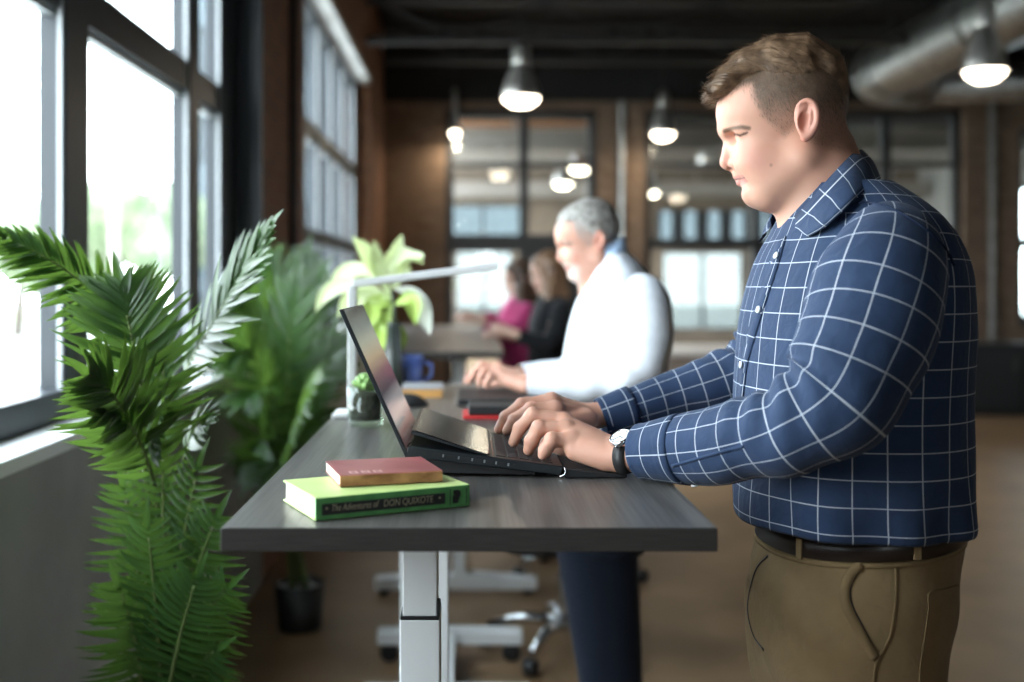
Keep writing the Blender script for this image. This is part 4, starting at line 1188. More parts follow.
def cloth(name, col, rough=0.85, plaid=None, weave=0.25, sheen=0.15):
    """fabric; plaid = (line colour, pitch across, pitch along, line width)"""
    m = mat(name, col, rough, 0, 0.25)
    nt = m.node_tree; b = bsdf(m); b.inputs['Sheen Weight'].default_value = sheen
    tc = N(nt, 'ShaderNodeTexCoord'); nz = N(nt, 'ShaderNodeTexNoise', i_Scale=26.0, i_Detail=5.0); nt.links.new(tc.outputs['Object'], nz.inputs['Vector'])
    mr = N(nt, 'ShaderNodeMapRange'); mr.inputs['To Min'].default_value = 0.82; mr.inputs['To Max'].default_value = 1.18
    nt.links.new(nz.outputs['Fac'], mr.inputs[0])
    mu = N(nt, 'ShaderNodeVectorMath', operation='SCALE'); mu.inputs[0].default_value = col; nt.links.new(mr.outputs[0], mu.inputs['Scale'])
    out = mu.outputs[0]
    if plaid:
        lc, pu, pv, w = plaid
        a = attr_tex(nt, 'cloth_uv'); sp = N(nt, 'ShaderNodeSeparateXYZ'); nt.links.new(a.outputs['Vector'], sp.inputs[0])
        fs = []
        for k, p in ((0, pu), (1, pv)):
            dv = N(nt, 'ShaderNodeMath', operation='DIVIDE'); dv.inputs[1].default_value = p; nt.links.new(sp.outputs[k], dv.inputs[0])
            fr = N(nt, 'ShaderNodeMath', operation='FRACT'); nt.links.new(dv.outputs[0], fr.inputs[0])
            sb = N(nt, 'ShaderNodeMath', operation='SUBTRACT'); sb.inputs[1].default_value = 0.5; nt.links.new(fr.outputs[0], sb.inputs[0])
            ab = N(nt, 'ShaderNodeMath', operation='ABSOLUTE'); nt.links.new(sb.outputs[0], ab.inputs[0])
            ml = N(nt, 'ShaderNodeMath', operation='MULTIPLY'); ml.inputs[1].default_value = p; nt.links.new(ab.outputs[0], ml.inputs[0])
            rm = N(nt, 'ShaderNodeMapRange'); rm.inputs['From Min'].default_value = w*0.32; rm.inputs['From Max'].default_value = w*0.68; rm.inputs['To Min'].default_value = 0.88; rm.inputs['To Max'].default_value = 0.0
            nt.links.new(ml.outputs[0], rm.inputs[0]); fs.append(rm.outputs[0])
        mxm = N(nt, 'ShaderNodeMath', operation='MAXIMUM'); nt.links.new(fs[0], mxm.inputs[0]); nt.links.new(fs[1], mxm.inputs[1])
        mx = N(nt, 'ShaderNodeMixRGB'); nt.links.new(mxm.outputs[0], mx.inputs[0]); nt.links.new(out, mx.inputs[1]); mx.inputs[2].default_value = (*lc, 1)
        out = mx.outputs[0]
    nt.links.new(out, b.inputs['Base Color'])
    n2 = N(nt, 'ShaderNodeTexNoise', i_Scale=700.0, i_Detail=2.0); nt.links.new(tc.outputs['Object'], n2.inputs['Vector'])
    n3 = N(nt, 'ShaderNodeTexNoise', i_Scale=38.0, i_Detail=3.0, i_Distortion=0.6); nt.links.new(tc.outputs['Object'], n3.inputs['Vector'])
    b1 = N(nt, 'ShaderNodeBump', i_Strength=weave*0.5, i_Distance=0.0006); nt.links.new(n2.outputs['Fac'], b1.inputs['Height'])
    b2 = N(nt, 'ShaderNodeBump', i_Strength=weave, i_Distance=0.007); nt.links.new(n3.outputs['Fac'], b2.inputs['Height']); nt.links.new(b1.outputs[0], b2.inputs['Normal'])
    nt.links.new(b2.outputs[0], b.inputs['Normal'])
    return m


# ------------------------------------------------------------------ head, in units of its own
HS = 1/640.0


YH = 1.735
HO = np.array([(785 - VX)*YH/F, YH, CZ - (125 - VY)*YH/F]); HSC = 640.0*YH/F
HA = math.radians(-15); HR = np.array(Matrix.Rotation(HA, 3, 'Z'))


def hp(px, py, dy=0.0):
    """head point dy to the side of the middle plane that shows at (px, py) of the profile"""
    c, s = math.cos(HA), math.sin(HA); k = (px - VX)/F; ly = -dy
    lx = (k*(HO[1] + HSC*c*ly) - HO[0] + HSC*s*ly)/(HSC*(c - k*s))
    wy = HO[1] + HSC*(s*lx + c*ly)
    return np.array([lx, dy, (CZ - (py - VY)*wy/F - HO[2])/HSC])


def head_px(L):
    Q = L.copy(); Q[:, 1] = -np.abs(Q[:, 1]); w_ = HO + (Q @ HR.T)*HSC
    return VX + F*w_[:, 0]/w_[:, 1], VY + F*(CZ - w_[:, 2])/w_[:, 1]


def head_sdf(P, full=True):
    Q = P.copy(); Q[:, 1] = np.abs(Q[:, 1])
    e = lambda px, py, dy, rx, ry, rz, rot=None: ell(Q, hp(px, py, dy), (rx*HS, ry, rz*HS), rot)
    d = e(789, 101, 0, 56, 0.077, 56)
    d = smin(d, e(757, 112, 0, 40.5, 0.064, 42), 0.02)
    d = smin(d, e(772, 150, 0, 42, 0.060, 44), 0.02)
    d = smin(d, rcone(Q, hp(803, 160, 0.050), hp(774, 190, 0.032), 18*HS, 15*HS), 0.025)
    d = smin(d, rcone(Q, hp(757, 191.5, 0.010), hp(766, 192, 0.022), 15.0*HS, 15*HS), 0.018)
    d = smin(d, e(785, 189, 0, 33, 0.050, 22), 0.025)
    d = smin(d, e(756, 160, 0.036, 19, 0.022, 17), 0.018)                 # cheek
    d = smin(d, rcone(Q, hp(725, 130.5, 0.006), hp(743, 128.5, 0.042), 6*HS, 5.5*HS), 0.012)   # brow
    d = smin(d, e(777, 168, 0.042, 24, 0.020, 21), 0.022)
    # eye hollow, eyeball and lids
    d = smax(d, -ell(Q, hp(731, 138, 0.030), (9*HS, 0.013, 6*HS)), 0.010)
    d = smin(d, ell(Q, hp(744.5, 136.0, 0.031), (9.0*HS, 0.014, 8*HS)), 0.003)
    # nose
    d = smin(d, rcone(Q, hp(731.5, 139, 0), hp(729.5, 151, 0), 6.5*HS, 6.6*HS), 0.008)
    d = smin(d, rcone(Q, hp(729.3, 150, 0), hp(727.0, 162, 0), 6.6*HS, 7.4*HS), 0.004)
    d = smin(d, ell(Q, hp(735.5, 163.5, 0.0125), (7.0*HS, 0.0075, 5.6*HS)), 0.005)
    d = smin(d, rcone(Q, hp(729, 166, 0), hp(736, 169.5, 0), 4.0*HS, 4*HS), 0.006)
    d = smax(d, -ell(Q, hp(730.5, 170.0, 0.0075), (4.0*HS, 0.0036, 2.4*HS)), 0.003)
    # lips
    d = smin(d, ell(Q, hp(742.5, 174, 0), (8*HS, 0.018, 7*HS)), 0.010)
    d = smin(d, rcone(Q, hp(737.5, 177, 0), hp(749, 174.8, 0.021), 4.0*HS, 1.6*HS), 0.004)
    d = smin(d, rcone(Q, hp(740.8, 183.3, 0), hp(749.5, 177.4, 0.019), 4.4*HS, 1.6*HS), 0.004)
    d = smax(d, -chain(Q, [hp(732.5, 180.2, 0), hp(741, 178.6, 0.011), hp(752, 175.0, 0.023)], [0.8*HS, 1.0*HS, 0.8*HS]), 0.002)
    d = smax(d, -ell(Q, hp(738, 190, 0), (4*HS, 0.02, 2.0*HS)), 0.008)
    # ear
    c = hp(806, 120.5, 0.0775)
    ey = ell(Q, c + (0.001, 0.006, 0), (10.5*HS, 0.0085, 19*HS), EAR)
    hl = chain(Q, EARP, EARR, 0.001)
    ey = smax(ey, -ell(Q, hp(804.5, 121, 0.0925), (5.5*HS, 0.010, 9.5*HS)), 0.004)
    ey = smax(ey, -ell(Q, hp(809, 108.5, 0.0955), (5*HS, 0.007, 4*HS)), 0.003)
    ey = smin(ey, hl, 0.003)
    ey = smin(ey, chain(Q, [hp(811, 108, 0.0895), hp(811.5, 118, 0.0905), hp(807.5, 130, 0.086)], [1.6*HS, 1.8*HS, 1.8*HS]), 0.004)
    ey = smin(ey, rcone(Q, hp(798, 119, 0.080), hp(799, 126, 0.081), 3.2*HS, 2.8*HS), 0.004)
    d = smin(d, ey, 0.006)
    return d


EARP = cspl(np.linspace(0, 1, 9), np.array([hp(798.5, 126, 0.079), hp(796.5, 115, 0.083), hp(799.5, 105, 0.087), hp(807, 100.5, 0.090), hp(814, 104, 0.092), hp(817.3, 113, 0.093), hp(816.3, 124, 0.091), hp(811, 133, 0.087), hp(805.5, 137.0, 0.082)]), np.linspace(0, 1, 22))
EARR = np.interp(np.linspace(0, 1, 22), np.linspace(0, 1, 9), np.array([1.6, 2.2, 2.4, 2.5, 2.6, 2.7, 2.8, 3.6, 4.8])*HS)
EAR = np.array(Matrix.Rotation(math.radians(-14), 3, 'Z'))


def neck_sdf(P):
    d = rcone(P, hp(808, 150), hp(826, 215), 0.060, 0.070)
    d = smin(d, rcone(P, hp(832, 150), hp(838, 185), 0.030, 0.045), 0.03)
    return d


def in_poly(x, y, poly):
    r = np.zeros(len(x), bool); n = len(poly)
    for i in range(n):
        x0, y0 = poly[i]; x1, y1 = poly[(i + 1) % n]
        c = ((y0 > y) != (y1 > y)) & (x < (x1 - x0)*(y - y0)/(y1 - y0 + 1e-9) + x0)
        r ^= c
    return r


def seg_d(x, y, pts):
    d = np.full(len(x), 1e9); p = np.stack([x, y], 1)
    for a, b in zip(pts[:-1], pts[1:]):
        a = np.array(a, float); b = np.array(b, float); t = np.clip((p - a) @ (b - a)/((b - a) @ (b - a)), 0, 1)
        d = np.minimum(d, np.linalg.norm(p - a - t[:, None]*(b - a), axis=1))
    return d


def sst(x, a, b):
    t = np.clip((x - a)/(b - a), 0, 1); return t*t*(3 - 2*t)


HAIRLINE = [(702, 104), (716, 103.5), (728, 93), (742, 85), (752, 84), (754, 97), (763, 117), (778, 129), (785, 137), (791, 131), (796, 118), (808, 124), (813, 141), (826, 148), (840, 151), (856, 152), (866, 90), (800, 10), (700, 50)]


def poly_soft(x, y, poly, w):
    d = seg_d(x, y, poly + [poly[0]]); s = np.where(in_poly(x, y, poly), d, -d)
    return sst(s, -w, w)


def head_masks(L, hair=True, stub=1.0, beard=False):
    """colour masks of the head from positions in head units: (hair, lip, brow), (blush, lash, stubble)"""
    x, y = head_px(L); dy = np.abs(L[:, 1])
    h = poly_soft(x, y, HAIRLINE, 5.0)
    fade = 0.45 + 0.55*sst(-y, -125, -85)
    h = h*np.clip(fade, 0, 1)*(1 - (dy > 0.0805)*(x < 822)*(x > 793)*(y > 97)*1.0)
    if not hair: h = h*0
    lip = sst(-seg_d(x, y, [(735, 178), (742, 177.6), (750, 175.2)]), -3.2, -1.6)*(dy < 0.042)*(x < 752)*(y > 173)*0.8
    lip = np.maximum(lip, sst(-seg_d(x, y, [(738, 183.5), (742, 182.3), (749, 177.6)]), -4.0, -2.0)*(dy < 0.042)*(x < 751)*0.9)
    brow = sst(-seg_d(x, y, [(724.5, 131.0), (733, 128.2), (741, 127.0), (749, 128.2)]), -3.2, -0.9)*(dy > 0.009)*0.95
    lash_shade = sst(-seg_d(x, y, [(735.5, 134.6), (740, 135.4), (747, 132.8)]), -1.9, -0.5)*(dy > 0.014)*0.9
    lash_shade = np.maximum(lash_shade, sst(-np.hypot(x - 771, y - 165.2), -2.2, -1.0)*0.4*(L[:, 1] < 0))
    lash_shade = np.maximum(lash_shade, sst(-seg_d(x, y, [(734, 180.0), (742, 178.6), (752, 174.6)]), -1.2, -0.3)*(dy < 0.042)*0.6)  # shade in the crease between the lips, painted in
    lash_shade = np.maximum(lash_shade, 0.5*sst(-np.hypot((x - 732)/1.6, y - 169.0), -1.9, -0.6)*(dy > 0.003)*(dy < 0.014))  # nostril darkness painted into the same mask
    bl = 0.55*np.exp(-((x - 756)/15)**2 - ((y - 160)/13)**2) + 0.5*np.exp(-((x - 726)/8)**2 - ((y - 163)/8)**2) + 0.6*(dy > 0.081)*(x > 790)
    bl = bl + 0.2*np.exp(-((x - 735)/7)**2 - ((y - 136)/6)**2)
    sb = sst(y, 172, 192)*sst(-x, -850, -800)*0.8 + 0.5*np.exp(-((x - 735)/10)**2 - ((y - 173)/4)**2)
    if beard: sb = np.clip(sst(y, 166, 180)*sst(-x, -775, -752)*1.6 + 0.7*np.exp(-((x - 737)/9)**2 - ((y - 173)/4)**2), 0, 1)
    return np.stack([h, np.clip(lip, 0, 1), np.clip(brow, 0, 1)], 1), np.stack([np.clip(bl, 0, 1), np.clip(lash_shade, 0, 1), np.clip(sb, 0, 1)*stub], 1)


# ------------------------------------------------------------------ hands
def hand_sdf(wrist, elbow, fingers, thumb, r=0.0108, heel=None):
    """fingers: four chains of MCP, PIP, DIP, tip; thumb: base, knuckle, joint, tip"""
    wrist = np.asarray(wrist, float); mcp = [np.asarray(f[0], float) for f in fingers]
    ac = nrm(mcp[-1] - mcp[0]); fw = nrm(np.mean(mcp, 0) - wrist); up = nrm(np.cross(ac, fw)); up = up if up[2] > 0 else -up

    def fn(P):
        d = None
        for k, m in enumerate(mcp):
            o = (k - 1.5)/1.5
            s = wrist + ac*o*0.017
            e = rcone(P, s, m - up*0.0012, 0.0165, 0.0134)
            d = e if d is None else smin(d, e, 0.012)
            d = smin(d, rcone(P, s - up*0.008 + fw*0.02, m - up*0.013 - fw*0.012, 0.014, 0.0105), 0.012)
        for m in mcp: d = smin(d, np.linalg.norm(P - m, axis=1) - 0.0128, 0.006)
        f = None
        for k, ch in enumerate(fingers):
            q = [0.98, 1.0, 0.97, 0.86][k] if len(fingers) == 4 else 1
            c = chain(P, ch, [r*1.12*q, r*1.0*q, r*0.9*q, r*0.74*q], 0.003)
            c = smin(c, np.linalg.norm(P - np.asarray(ch[1]) - up*0.0008, axis=1) - r*1.05*q, 0.004)
            c = smin(c, np.linalg.norm(P - np.asarray(ch[2]), axis=1) - r*0.93*q, 0.004)
            f = c if f is None else smin(f, c, 0.003)
        d = smin(d, f, 0.006)
        t = chain(P, thumb, [r*1.7, r*1.3, r*1.12, r*0.85], 0.006)
        d = smin(d, t, 0.009)
        w2 = np.asarray(elbow, float)
        for o in (-0.0125, 0.0125):
            d = smin(d, rcone(P, wrist + ac*o, wrist + (w2 - wrist)*0.5 + ac*o, 0.0175, 0.0185), 0.014)
        if heel is not None: d = smin(d, rcone(P, heel[0], heel[1], 0.0155, 0.0125), 0.012)
        return d
    pts = np.array([wrist, elbow] + [p for f in fingers for p in f] + list(thumb))
    return fn, pts.min(0) - 0.03, pts.max(0) + 0.03


# ------------------------------------------------------------------ clothes
def ring(cx, ax, cy, ay, z, n, th):
    c, s = np.cos(th), np.sin(th)
    return np.stack([cx + ax*np.sign(c)*np.abs(c)**(2/n), cy + ay*np.sign(s)*np.abs(s)**(2/n), np.full(len(th), z)], 1)


def fit_rings(table, Yc, zq, M=120, th=None):
    """rings of a garment whose outline from the camera runs through the table's pixels.
    table rows: pixel row, left pixel, right pixel, half width across, squareness"""
    T = np.array(table, float); z = CZ - (T[:, 0] - VY)*Yc/F
    o = np.argsort(z); z = z[o]; T = T[o]
    V = cspl(z, T[:, 1:], zq); th = np.linspace(0, 2*np.pi, M, endpoint=False) if th is None else th
    R = []
    for (pl, pr, ay, n), zz in zip(V, zq):
        ax = (pr - pl)*Yc/F/2*0.93; cx = ((pl + pr)/2 - VX)*Yc/F
        for _ in range(12):
            r = ring(cx, ax, Yc, ay, zz, n, th); p = VX + F*r[:, 0]/r[:, 1]
            a, b = p.min(), p.max()
            cx += ((pl + pr)/2 - (a + b)/2)*Yc/F*0.8; ax = max(0.03, ax*(1 + 0.8*((pr - pl)/(b - a) - 1)))
        R.append(r)
    return np.array(R), th


def loft_normals(R):
    a = np.roll(R, -1, 1) - np.roll(R, 1, 1); b = np.gradient(R, axis=0)
    return nrm(np.cross(a, b))


def arc_uv(R):
    du = np.linalg.norm(np.roll(R, -1, 1) - R, axis=2).mean(0); u = np.concatenate([[0], np.cumsum(du)[:-1]])
    dv = np.linalg.norm(np.diff(R, axis=0), axis=2); v = np.concatenate([np.zeros((1, R.shape[1])), np.cumsum(dv, 0)])
    return u, v


def sleeve_rings(ctrl, n=150, M=64, wob=0.002, seed=1, elbow=None, fold=0.006, fold_dir=(-0.3, 0, 1), flat=1.0):
    """ctrl rows: px, py, Y, radius in metres"""
    C = np.array([[*W(a, b, c), r] for a, b, c, r in ctrl]); t = np.concatenate([[0], np.cumsum(np.linalg.norm(np.diff(C[:, :3], axis=0), axis=1))])
    tq = np.linspace(0, t[-1], n); Q = cspl(t, C, tq); P, r = Q[:, :3], Q[:, 3]
    A, B = frames(P); m_ = n//2; th = math.atan2(B[m_][1], A[m_][1]) + np.linspace(0, 2*np.pi, M + 1)
    dirs = np.cos(th)[None, :, None]*A[:, None] + np.sin(th)[None, :, None]*B[:, None]
    rad = np.broadcast_to(r[:, None], (n, M + 1)).copy()
    w = waves(seed, 9, 14, 60); rm = r.mean()
    rad += wob*w(tq[:, None] + 0.03*np.cos(th[None]), 0.05*np.sin(th[None]) + 0.4*tq[:, None])
    if elbow is not None:
        se = elbow*t[-1]; fd = nrm(fold_dir)
        inner = np.clip(np.einsum('ijk,k->ij', dirs, fd), 0, 1)
        s = tq[:, None] - se
        rad += fold*inner**1.2*np.exp(-(s/0.085)**2)*np.sin(2*np.pi*(s + 0.012*np.sin(2*th[None]))/0.044)
        rad -= 0.35*fold*inner*np.exp(-(s/0.05)**2)
        rad += 0.5*fold*(1 - inner)*np.exp(-(s/0.12)**2)*np.sin(2*np.pi*(s*0.8 + 0.02*np.sin(th[None]))/0.07)
    return P[:, None] + dirs*rad[:, :, None], tq, th, rm, P, A, B, r


def strip_on(bvh, pix, width, off, m, name, parent, n=24, thick=0.0015, uvsrc=None):
    """a flat strip sewn along a pixel line onto the surface under it"""
    q = cspl(np.linspace(0, 1, len(pix)), np.array(pix, float), np.linspace(0, 1, n)); P, NN = [], []
    for a, b in q:
        h, nn = cast(bvh, a, b)
        if h is not None: P.append(h); NN.append(nn)
    if len(P) < 3: return None
    P = np.array(P); NN = nrm(np.array(NN)); T = nrm(np.gradient(P, axis=0)); s = nrm(np.cross(T, NN))
    R = np.stack([P - s*width/2 + NN*(off - thick), P - s*width/2 + NN*off, P + NN*(off + thick*0.3), P + s*width/2 + NN*off, P + s*width/2 + NN*(off - thick)], 1)
    kw = {}
    if uvsrc is not None:
        sv, su = uvsrc; Q = R.reshape(-1, 3)
        kw = {'cloth_uv': np.array([su[int(np.argmin(((sv - q)**2).sum(1)))] for q in Q])}
    return G().loft(R, True, **kw).build(name, m, parent, True)


def make_body(t, name, m, groups, xs, ys, zs, head_T=None, mask_kw=None, k=0.012, proj=2):
    v, f = polygonize(union_of(groups, k), xs, ys, zs, proj=proj)
    ma = np.zeros((len(v), 3)); mb = np.zeros((len(v), 3))
    if head_T is not None:
        O, s, R = head_T
        L = ((v - O) @ R)/s
        near = (np.abs(L[:, 0]) < 0.2) & (np.abs(L[:, 1]) < 0.13) & (L[:, 2] > -0.16)
        a, b = head_masks(L[near], **(mask_kw or {}))
        ma[near] = a; mb[near] = b
    o = mesh_obj(name, v, [tuple(q) for q in f.tolist()], m, t, True, None, {'mask_a': [(0, ma)], 'mask_b': [(0, mb)]})
    return o, v, f


def head_group(O, s, R, ext=0.0):
    O = np.asarray(O, float)
    f = lambda P: smin(head_sdf(((P - O) @ R)/s), neck_sdf(((P - O) @ R)/s), 0.02)*s
    c = np.array([[x, y, z] for x in (-0.135, 0.13) for y in (-0.105, 0.105) for z in (-0.2, 0.13)]) @ R.T*s + O
    return f, c.min(0), c.max(0)


def limb(pts, rs):
    pts = [np.asarray(p, float) for p in pts]; a = np.array(pts); m = max(rs)
    return (lambda P: chain(P, pts, rs, 0.02)), a.min(0) - m, a.max(0) + m


def blob(c, r):
    c = np.asarray(c, float); r = np.asarray(r, float)
    return (lambda P: ell(P, c, r)), c - r, c + r


def shoe(parent, heel, toe_dir, m, L=0.29):
    d = nrm(np.array([*toe_dir, 0.0])); s = np.array([-d[1], d[0], 0]); h = np.array([heel[0], heel[1], 0.0])
    R = []
    for u, w, hh in ((-0.02, 0.030, 0.06), (0.0, 0.038, 0.085), (0.08, 0.041, 0.095), (0.14, 0.046, 0.07), (0.21, 0.05, 0.05), (0.265, 0.042, 0.04), (0.29, 0.02, 0.028)):
        c = h + d*(u*L/0.29 - 0.05)
        R.append([c + s*w*math.cos(a) + np.array([0, 0, max(0.002, hh*(0.5 + 0.52*math.sin(a)))]) for a in np.linspace(0, 2*math.pi, 24, endpoint=False)])
    return G().loft(R).build('shoe', m, parent, True)


# ================================================================== the man in the plaid shirt
m_skin1 = skin('fair_skin', (0.62, 0.338, 0.236), (0.56, 0.23, 0.175), (0.135, 0.085, 0.055), (0.50, 0.2, 0.17), (0.13, 0.08, 0.05), (0.3, 0.2, 0.15), 0.32)
m_plaid = cloth('navy_windowpane_cotton', (0.021, 0.040, 0.088), 0.8, ((0.50, 0.53, 0.59), 0.0415, 0.0385, 0.00145), 0.45, 0.06)
m_khaki = cloth('khaki_twill', (0.215, 0.142, 0.068), 0.85, None, 0.3, 0.1)
m_khakid = cloth('khaki_seam', (0.19, 0.124, 0.058), 0.85, None, 0.3, 0.05)
m_belt = mat('dark_brown_leather', (0.018, 0.011, 0.009), 0.35)
m_button = mat('white_button', (0.75, 0.76, 0.78), 0.35)
m_steel = mat('watch_steel', (0.7, 0.7, 0.7), 0.2, 1.0)
m_dial = mat('watch_dial', (0.8, 0.8, 0.8), 0.3)
m_strap = mat('black_leather', (0.010, 0.009, 0.009), 0.55)
m_shoe = mat('brown_shoe_leather', (0.05, 0.028, 0.018), 0.4)

YM = 1.72
man = thing('person', 'person in a navy plaid shirt and khaki pants typing on the open laptop', 'person', (0.6, YM, 0))

# --- shirt body
shirt_tab = [(548, 742, 966, 0.185, 2.4), (535, 735, 975, 0.196, 2.4), (520, 732, 980, 0.202, 2.4), (500, 731, 979, 0.203, 2.4), (450, 731, 977, 0.205, 2.4), (400, 732, 976, 0.206, 2.4), (350, 735, 977, 0.207, 2.4),
             (320, 738, 978, 0.206, 2.4), (295, 743, 977, 0.204, 2.4), (270, 750, 973, 0.201, 2.35), (250, 758, 965, 0.196, 2.3), (232, 768, 954, 0.185, 2.2), (215, 777, 938, 0.166, 2.1), (200, 786, 918, 0.140, 2.0), (186, 795, 896, 0.112, 2.0), (174, 800, 878, 0.086, 2.0), (164, 806, 866, 0.072, 2.0)]
zq = CZ - (np.concatenate([np.linspace(508, 240, 110), np.linspace(238, 186, 30)]) - VY)*YM/F
R, th = fit_rings(shirt_tab, YM, zq, 160, np.pi/2 + np.linspace(0, 2*np.pi, 161))
NR = loft_normals(R); u, v = arc_uv(R)
if np.einsum('ijk,ijk->', NR, R - R.mean(1, keepdims=True)) < 0: NR = -NR
zz = zq[:, None]
fold = 0.0046*waves(5, 13, 9, 62)(u[None]*1.0, (v*0.55)) 
fold = fold*(1 - sst(zz, 1.5, 1.6)) + 0.005*np.exp(-((zz - 1.085)/0.05)**2)*np.sin(u[None]*46 + 2*np.sin(u[None]*11))
fold += 0.004*np.exp(-((zz - 1.36)/0.12)**2)*np.exp(-(((th[None] + np.pi) % (2*np.pi) - np.pi)/0.5)**2)*np.sin(zz*40 + 3*th[None])
R = R + NR*fold[:, :, None]
# hem: tucked in over the belt
hem = []
for k in (0, 1, 2):
    r0 = R[0].copy(); c = r0.mean(0); q = [0.965, 0.985, 0.995][k]
    r0 = c + (r0 - c)*np.array([q, q, 1]); r0[:, 2] = r0[:, 2] - [0.004, 0.012, 0.008][k]
    hem.append(r0)
R2 = np.concatenate([np.array(hem), R])
uv = np.zeros(R2.shape); uv[..., 0] = u[None]; uv[..., 1] = np.concatenate([np.zeros((3, len(u))), v])
uv[:3, :, 1] = -0.01
uv[..., 0] += 0.012; uv[..., 1] += 0.018
uv_s = uv.reshape(-1, 3)
shirt = G().loft(R2, False, False, False, 0, cloth_uv=uv.reshape(-1, 3)).build('shirt', m_plaid, man, True)
shirt_bvh = bvh_of(shirt)

# --- sleeves
near_ctrl = [(880, 236, 1.60, 0.046), (887, 247, 1.555, 0.070), (885, 272, 1.52, 0.083), (873, 310, 1.495, 0.0885), (858, 355, 1.475, 0.085), (836, 398, 1.468, 0.078), (795, 424, 1.49, 0.0665), (742, 441, 1.55, 0.0595), (692, 448, 1.615, 0.053), (664, 450, 1.65, 0.0455), (649, 451, 1.67, 0.041)]
far_ctrl = [(838, 222, 1.86, 0.055), (826, 240, 1.90, 0.08), (806, 280, 1.95, 0.084), (786, 325, 1.985, 0.08), (758, 366, 2.0, 0.068), (715, 384, 2.0, 0.056), (668, 398, 2.0, 0.046), (626, 411, 1.99, 0.040), (604, 418, 1.985, 0.036)]


def sleeve(ctrl, seed, elbow, fold_dir, u0, v0, name='sleeve', fold=0.005):
    SR, tq, th_, rm, P, A, B, r = sleeve_rings(ctrl, 190, 80, 0.0044, seed, elbow, fold, fold_dir)
    if fold and elbow:
        pass
    uv = np.zeros(SR.shape); uv[..., 0] = ((th_ - th_[0])*rm*1.02)[None] + u0; uv[..., 1] = tq[:, None] + v0
    o = G().loft(SR, False, False, False, 0, cloth_uv=uv.reshape(-1, 3)).build(name, m_plaid, shirt, True)
    # armhole seam: a low welt round the start of the sleeve
    k = 9
    return o, SR, tq, P, A, B, r


sl_near, SRn, tqn, Pn, An, Bn, rn = sleeve(near_ctrl, 21, 0.56, (-0.75, -0.2, 0.65), 0.02, 0.03)
sl_far, SRf, tqf, Pf, Af, Bf, rf = sleeve(far_ctrl, 22, 0.52, (-0.6, 0.0, 0.7), 0.0, 0.01)


def cuff(SR, P, A, B, r, k0, grow, extend):
    th_ = math.atan2(B[-1][1], A[-1][1]) + np.linspace(0, 2*np.pi, 65); T = nrm(P[-1] - P[-6])
    i0 = len(P) - k0; Ls = [P[i] for i in range(i0, len(P), 3)] + [P[-1] + T*extend*x for x in (0.35, 0.7, 1.0)]
    base = r[-1]
    rs = [r[i] + grow for i in range(i0, len(P), 3)]; rs = rs + [base + grow*0.9]*3
    Rr = []
    for c, q in zip(Ls, rs): Rr.append(c + q*(np.cos(th_)[:, None]*A[-1] + np.sin(th_)[:, None]*B[-1]))
    Rr.append(Ls[-1] + (rs[-1] - 0.004)*(np.cos(th_)[:, None]*A[-1] + np.sin(th_)[:, None]*B[-1]))
    Rr.append(Ls[-4] + (rs[-1] - 0.006)*(np.cos(th_)[:, None]*A[-1] + np.sin(th_)[:, None]*B[-1]))
    Rr.insert(0, Ls[0] + (rs[0] - 0.006)*(np.cos(th_)[:, None]*A[-1] + np.sin(th_)[:, None]*B[-1]))
    Rr = np.array(Rr); uv = np.zeros(Rr.shape); uv[..., 0] = (th_ - th_[0])*base + 0.012; uv[..., 1] = np.cumsum(np.concatenate([[0], np.linalg.norm(np.diff(Rr, axis=0), axis=2).mean(1)]))[:, None] + 0.0
    uv[-2:, :, 1] = uv[-3:-2, :, 1]
    return G().loft(Rr, False, False, False, 0, cloth_uv=uv.reshape(-1, 3)).build('cuff', m_plaid, shirt, True)


cuff(SRn, Pn, An, Bn, rn, 22, 0.0022, 0.012)
cuff(SRf, Pf, Af, Bf, rf, 18, 0.0022, 0.006)

# --- collar, a stand and a folded leaf on each side
YH = 1.735


def coll_pts(tab): return np.array([W(a, b, c) for a, b, c in tab])


col_near_top = [(788, 226, 1.69), (800, 213, 1.655), (818, 192, 1.632), (838, 170, 1.636), (853, 155, 1.675), (862, 151, YH)]
col_near_bot = [(808, 237, 1.60), (824, 228, 1.572), (841, 213, 1.562), (858, 197, 1.575), (873, 183, 1.63), (880, 178, YH)]


def collar(tabt, tabb, mirror):
    a, b = coll_pts(tabt), coll_pts(tabb)
    n = 30; ti = np.linspace(0, 1, len(a)); tq_ = np.linspace(0, 1, n)
    a, b = cspl(ti, a, tq_), cspl(ti, b, tq_)
    if mirror:
        a[:, 1] = 2*YH - a[:, 1]; b[:, 1] = 2*YH - b[:, 1]
    inn = a + np.array([0.0, 0, -0.028]); cc = np.array([0.55, YH, 0])
    out = nrm((b - cc)*np.array([1, 1, 0])) 
    mid = (a + b)/2 + out*0.006 + np.array([0, 0, 0.003])
    R_ = np.stack([inn, a - out*0.002, a + np.array([0, 0, 0.003]), a*0.75 + b*0.25 + out*0.005 + np.array([0, 0, 0.002]), mid, a*0.2 + b*0.8 + out*0.004, b + out*0.002, b - out*0.002 + np.array([0, 0, 0.001]), (a + b)/2 - out*0.002], 1)
    L = np.concatenate([[0], np.cumsum(np.linalg.norm(np.diff(a, axis=0), axis=1))])
    wv = np.array([0, .028, .03, .042, .054, .07, .085, .085, .06])
    uv = np.zeros(R_.shape); uv[..., 0] = L[:, None] + 0.018; uv[..., 1] = wv[None] - 0.022
    return G().loft(R_, False, False, False, 0, cloth_uv=uv.reshape(-1, 3)).build('collar', m_plaid, shirt, True)


collar(col_near_top, col_near_bot, False)
collar(col_near_top, col_near_bot, True)

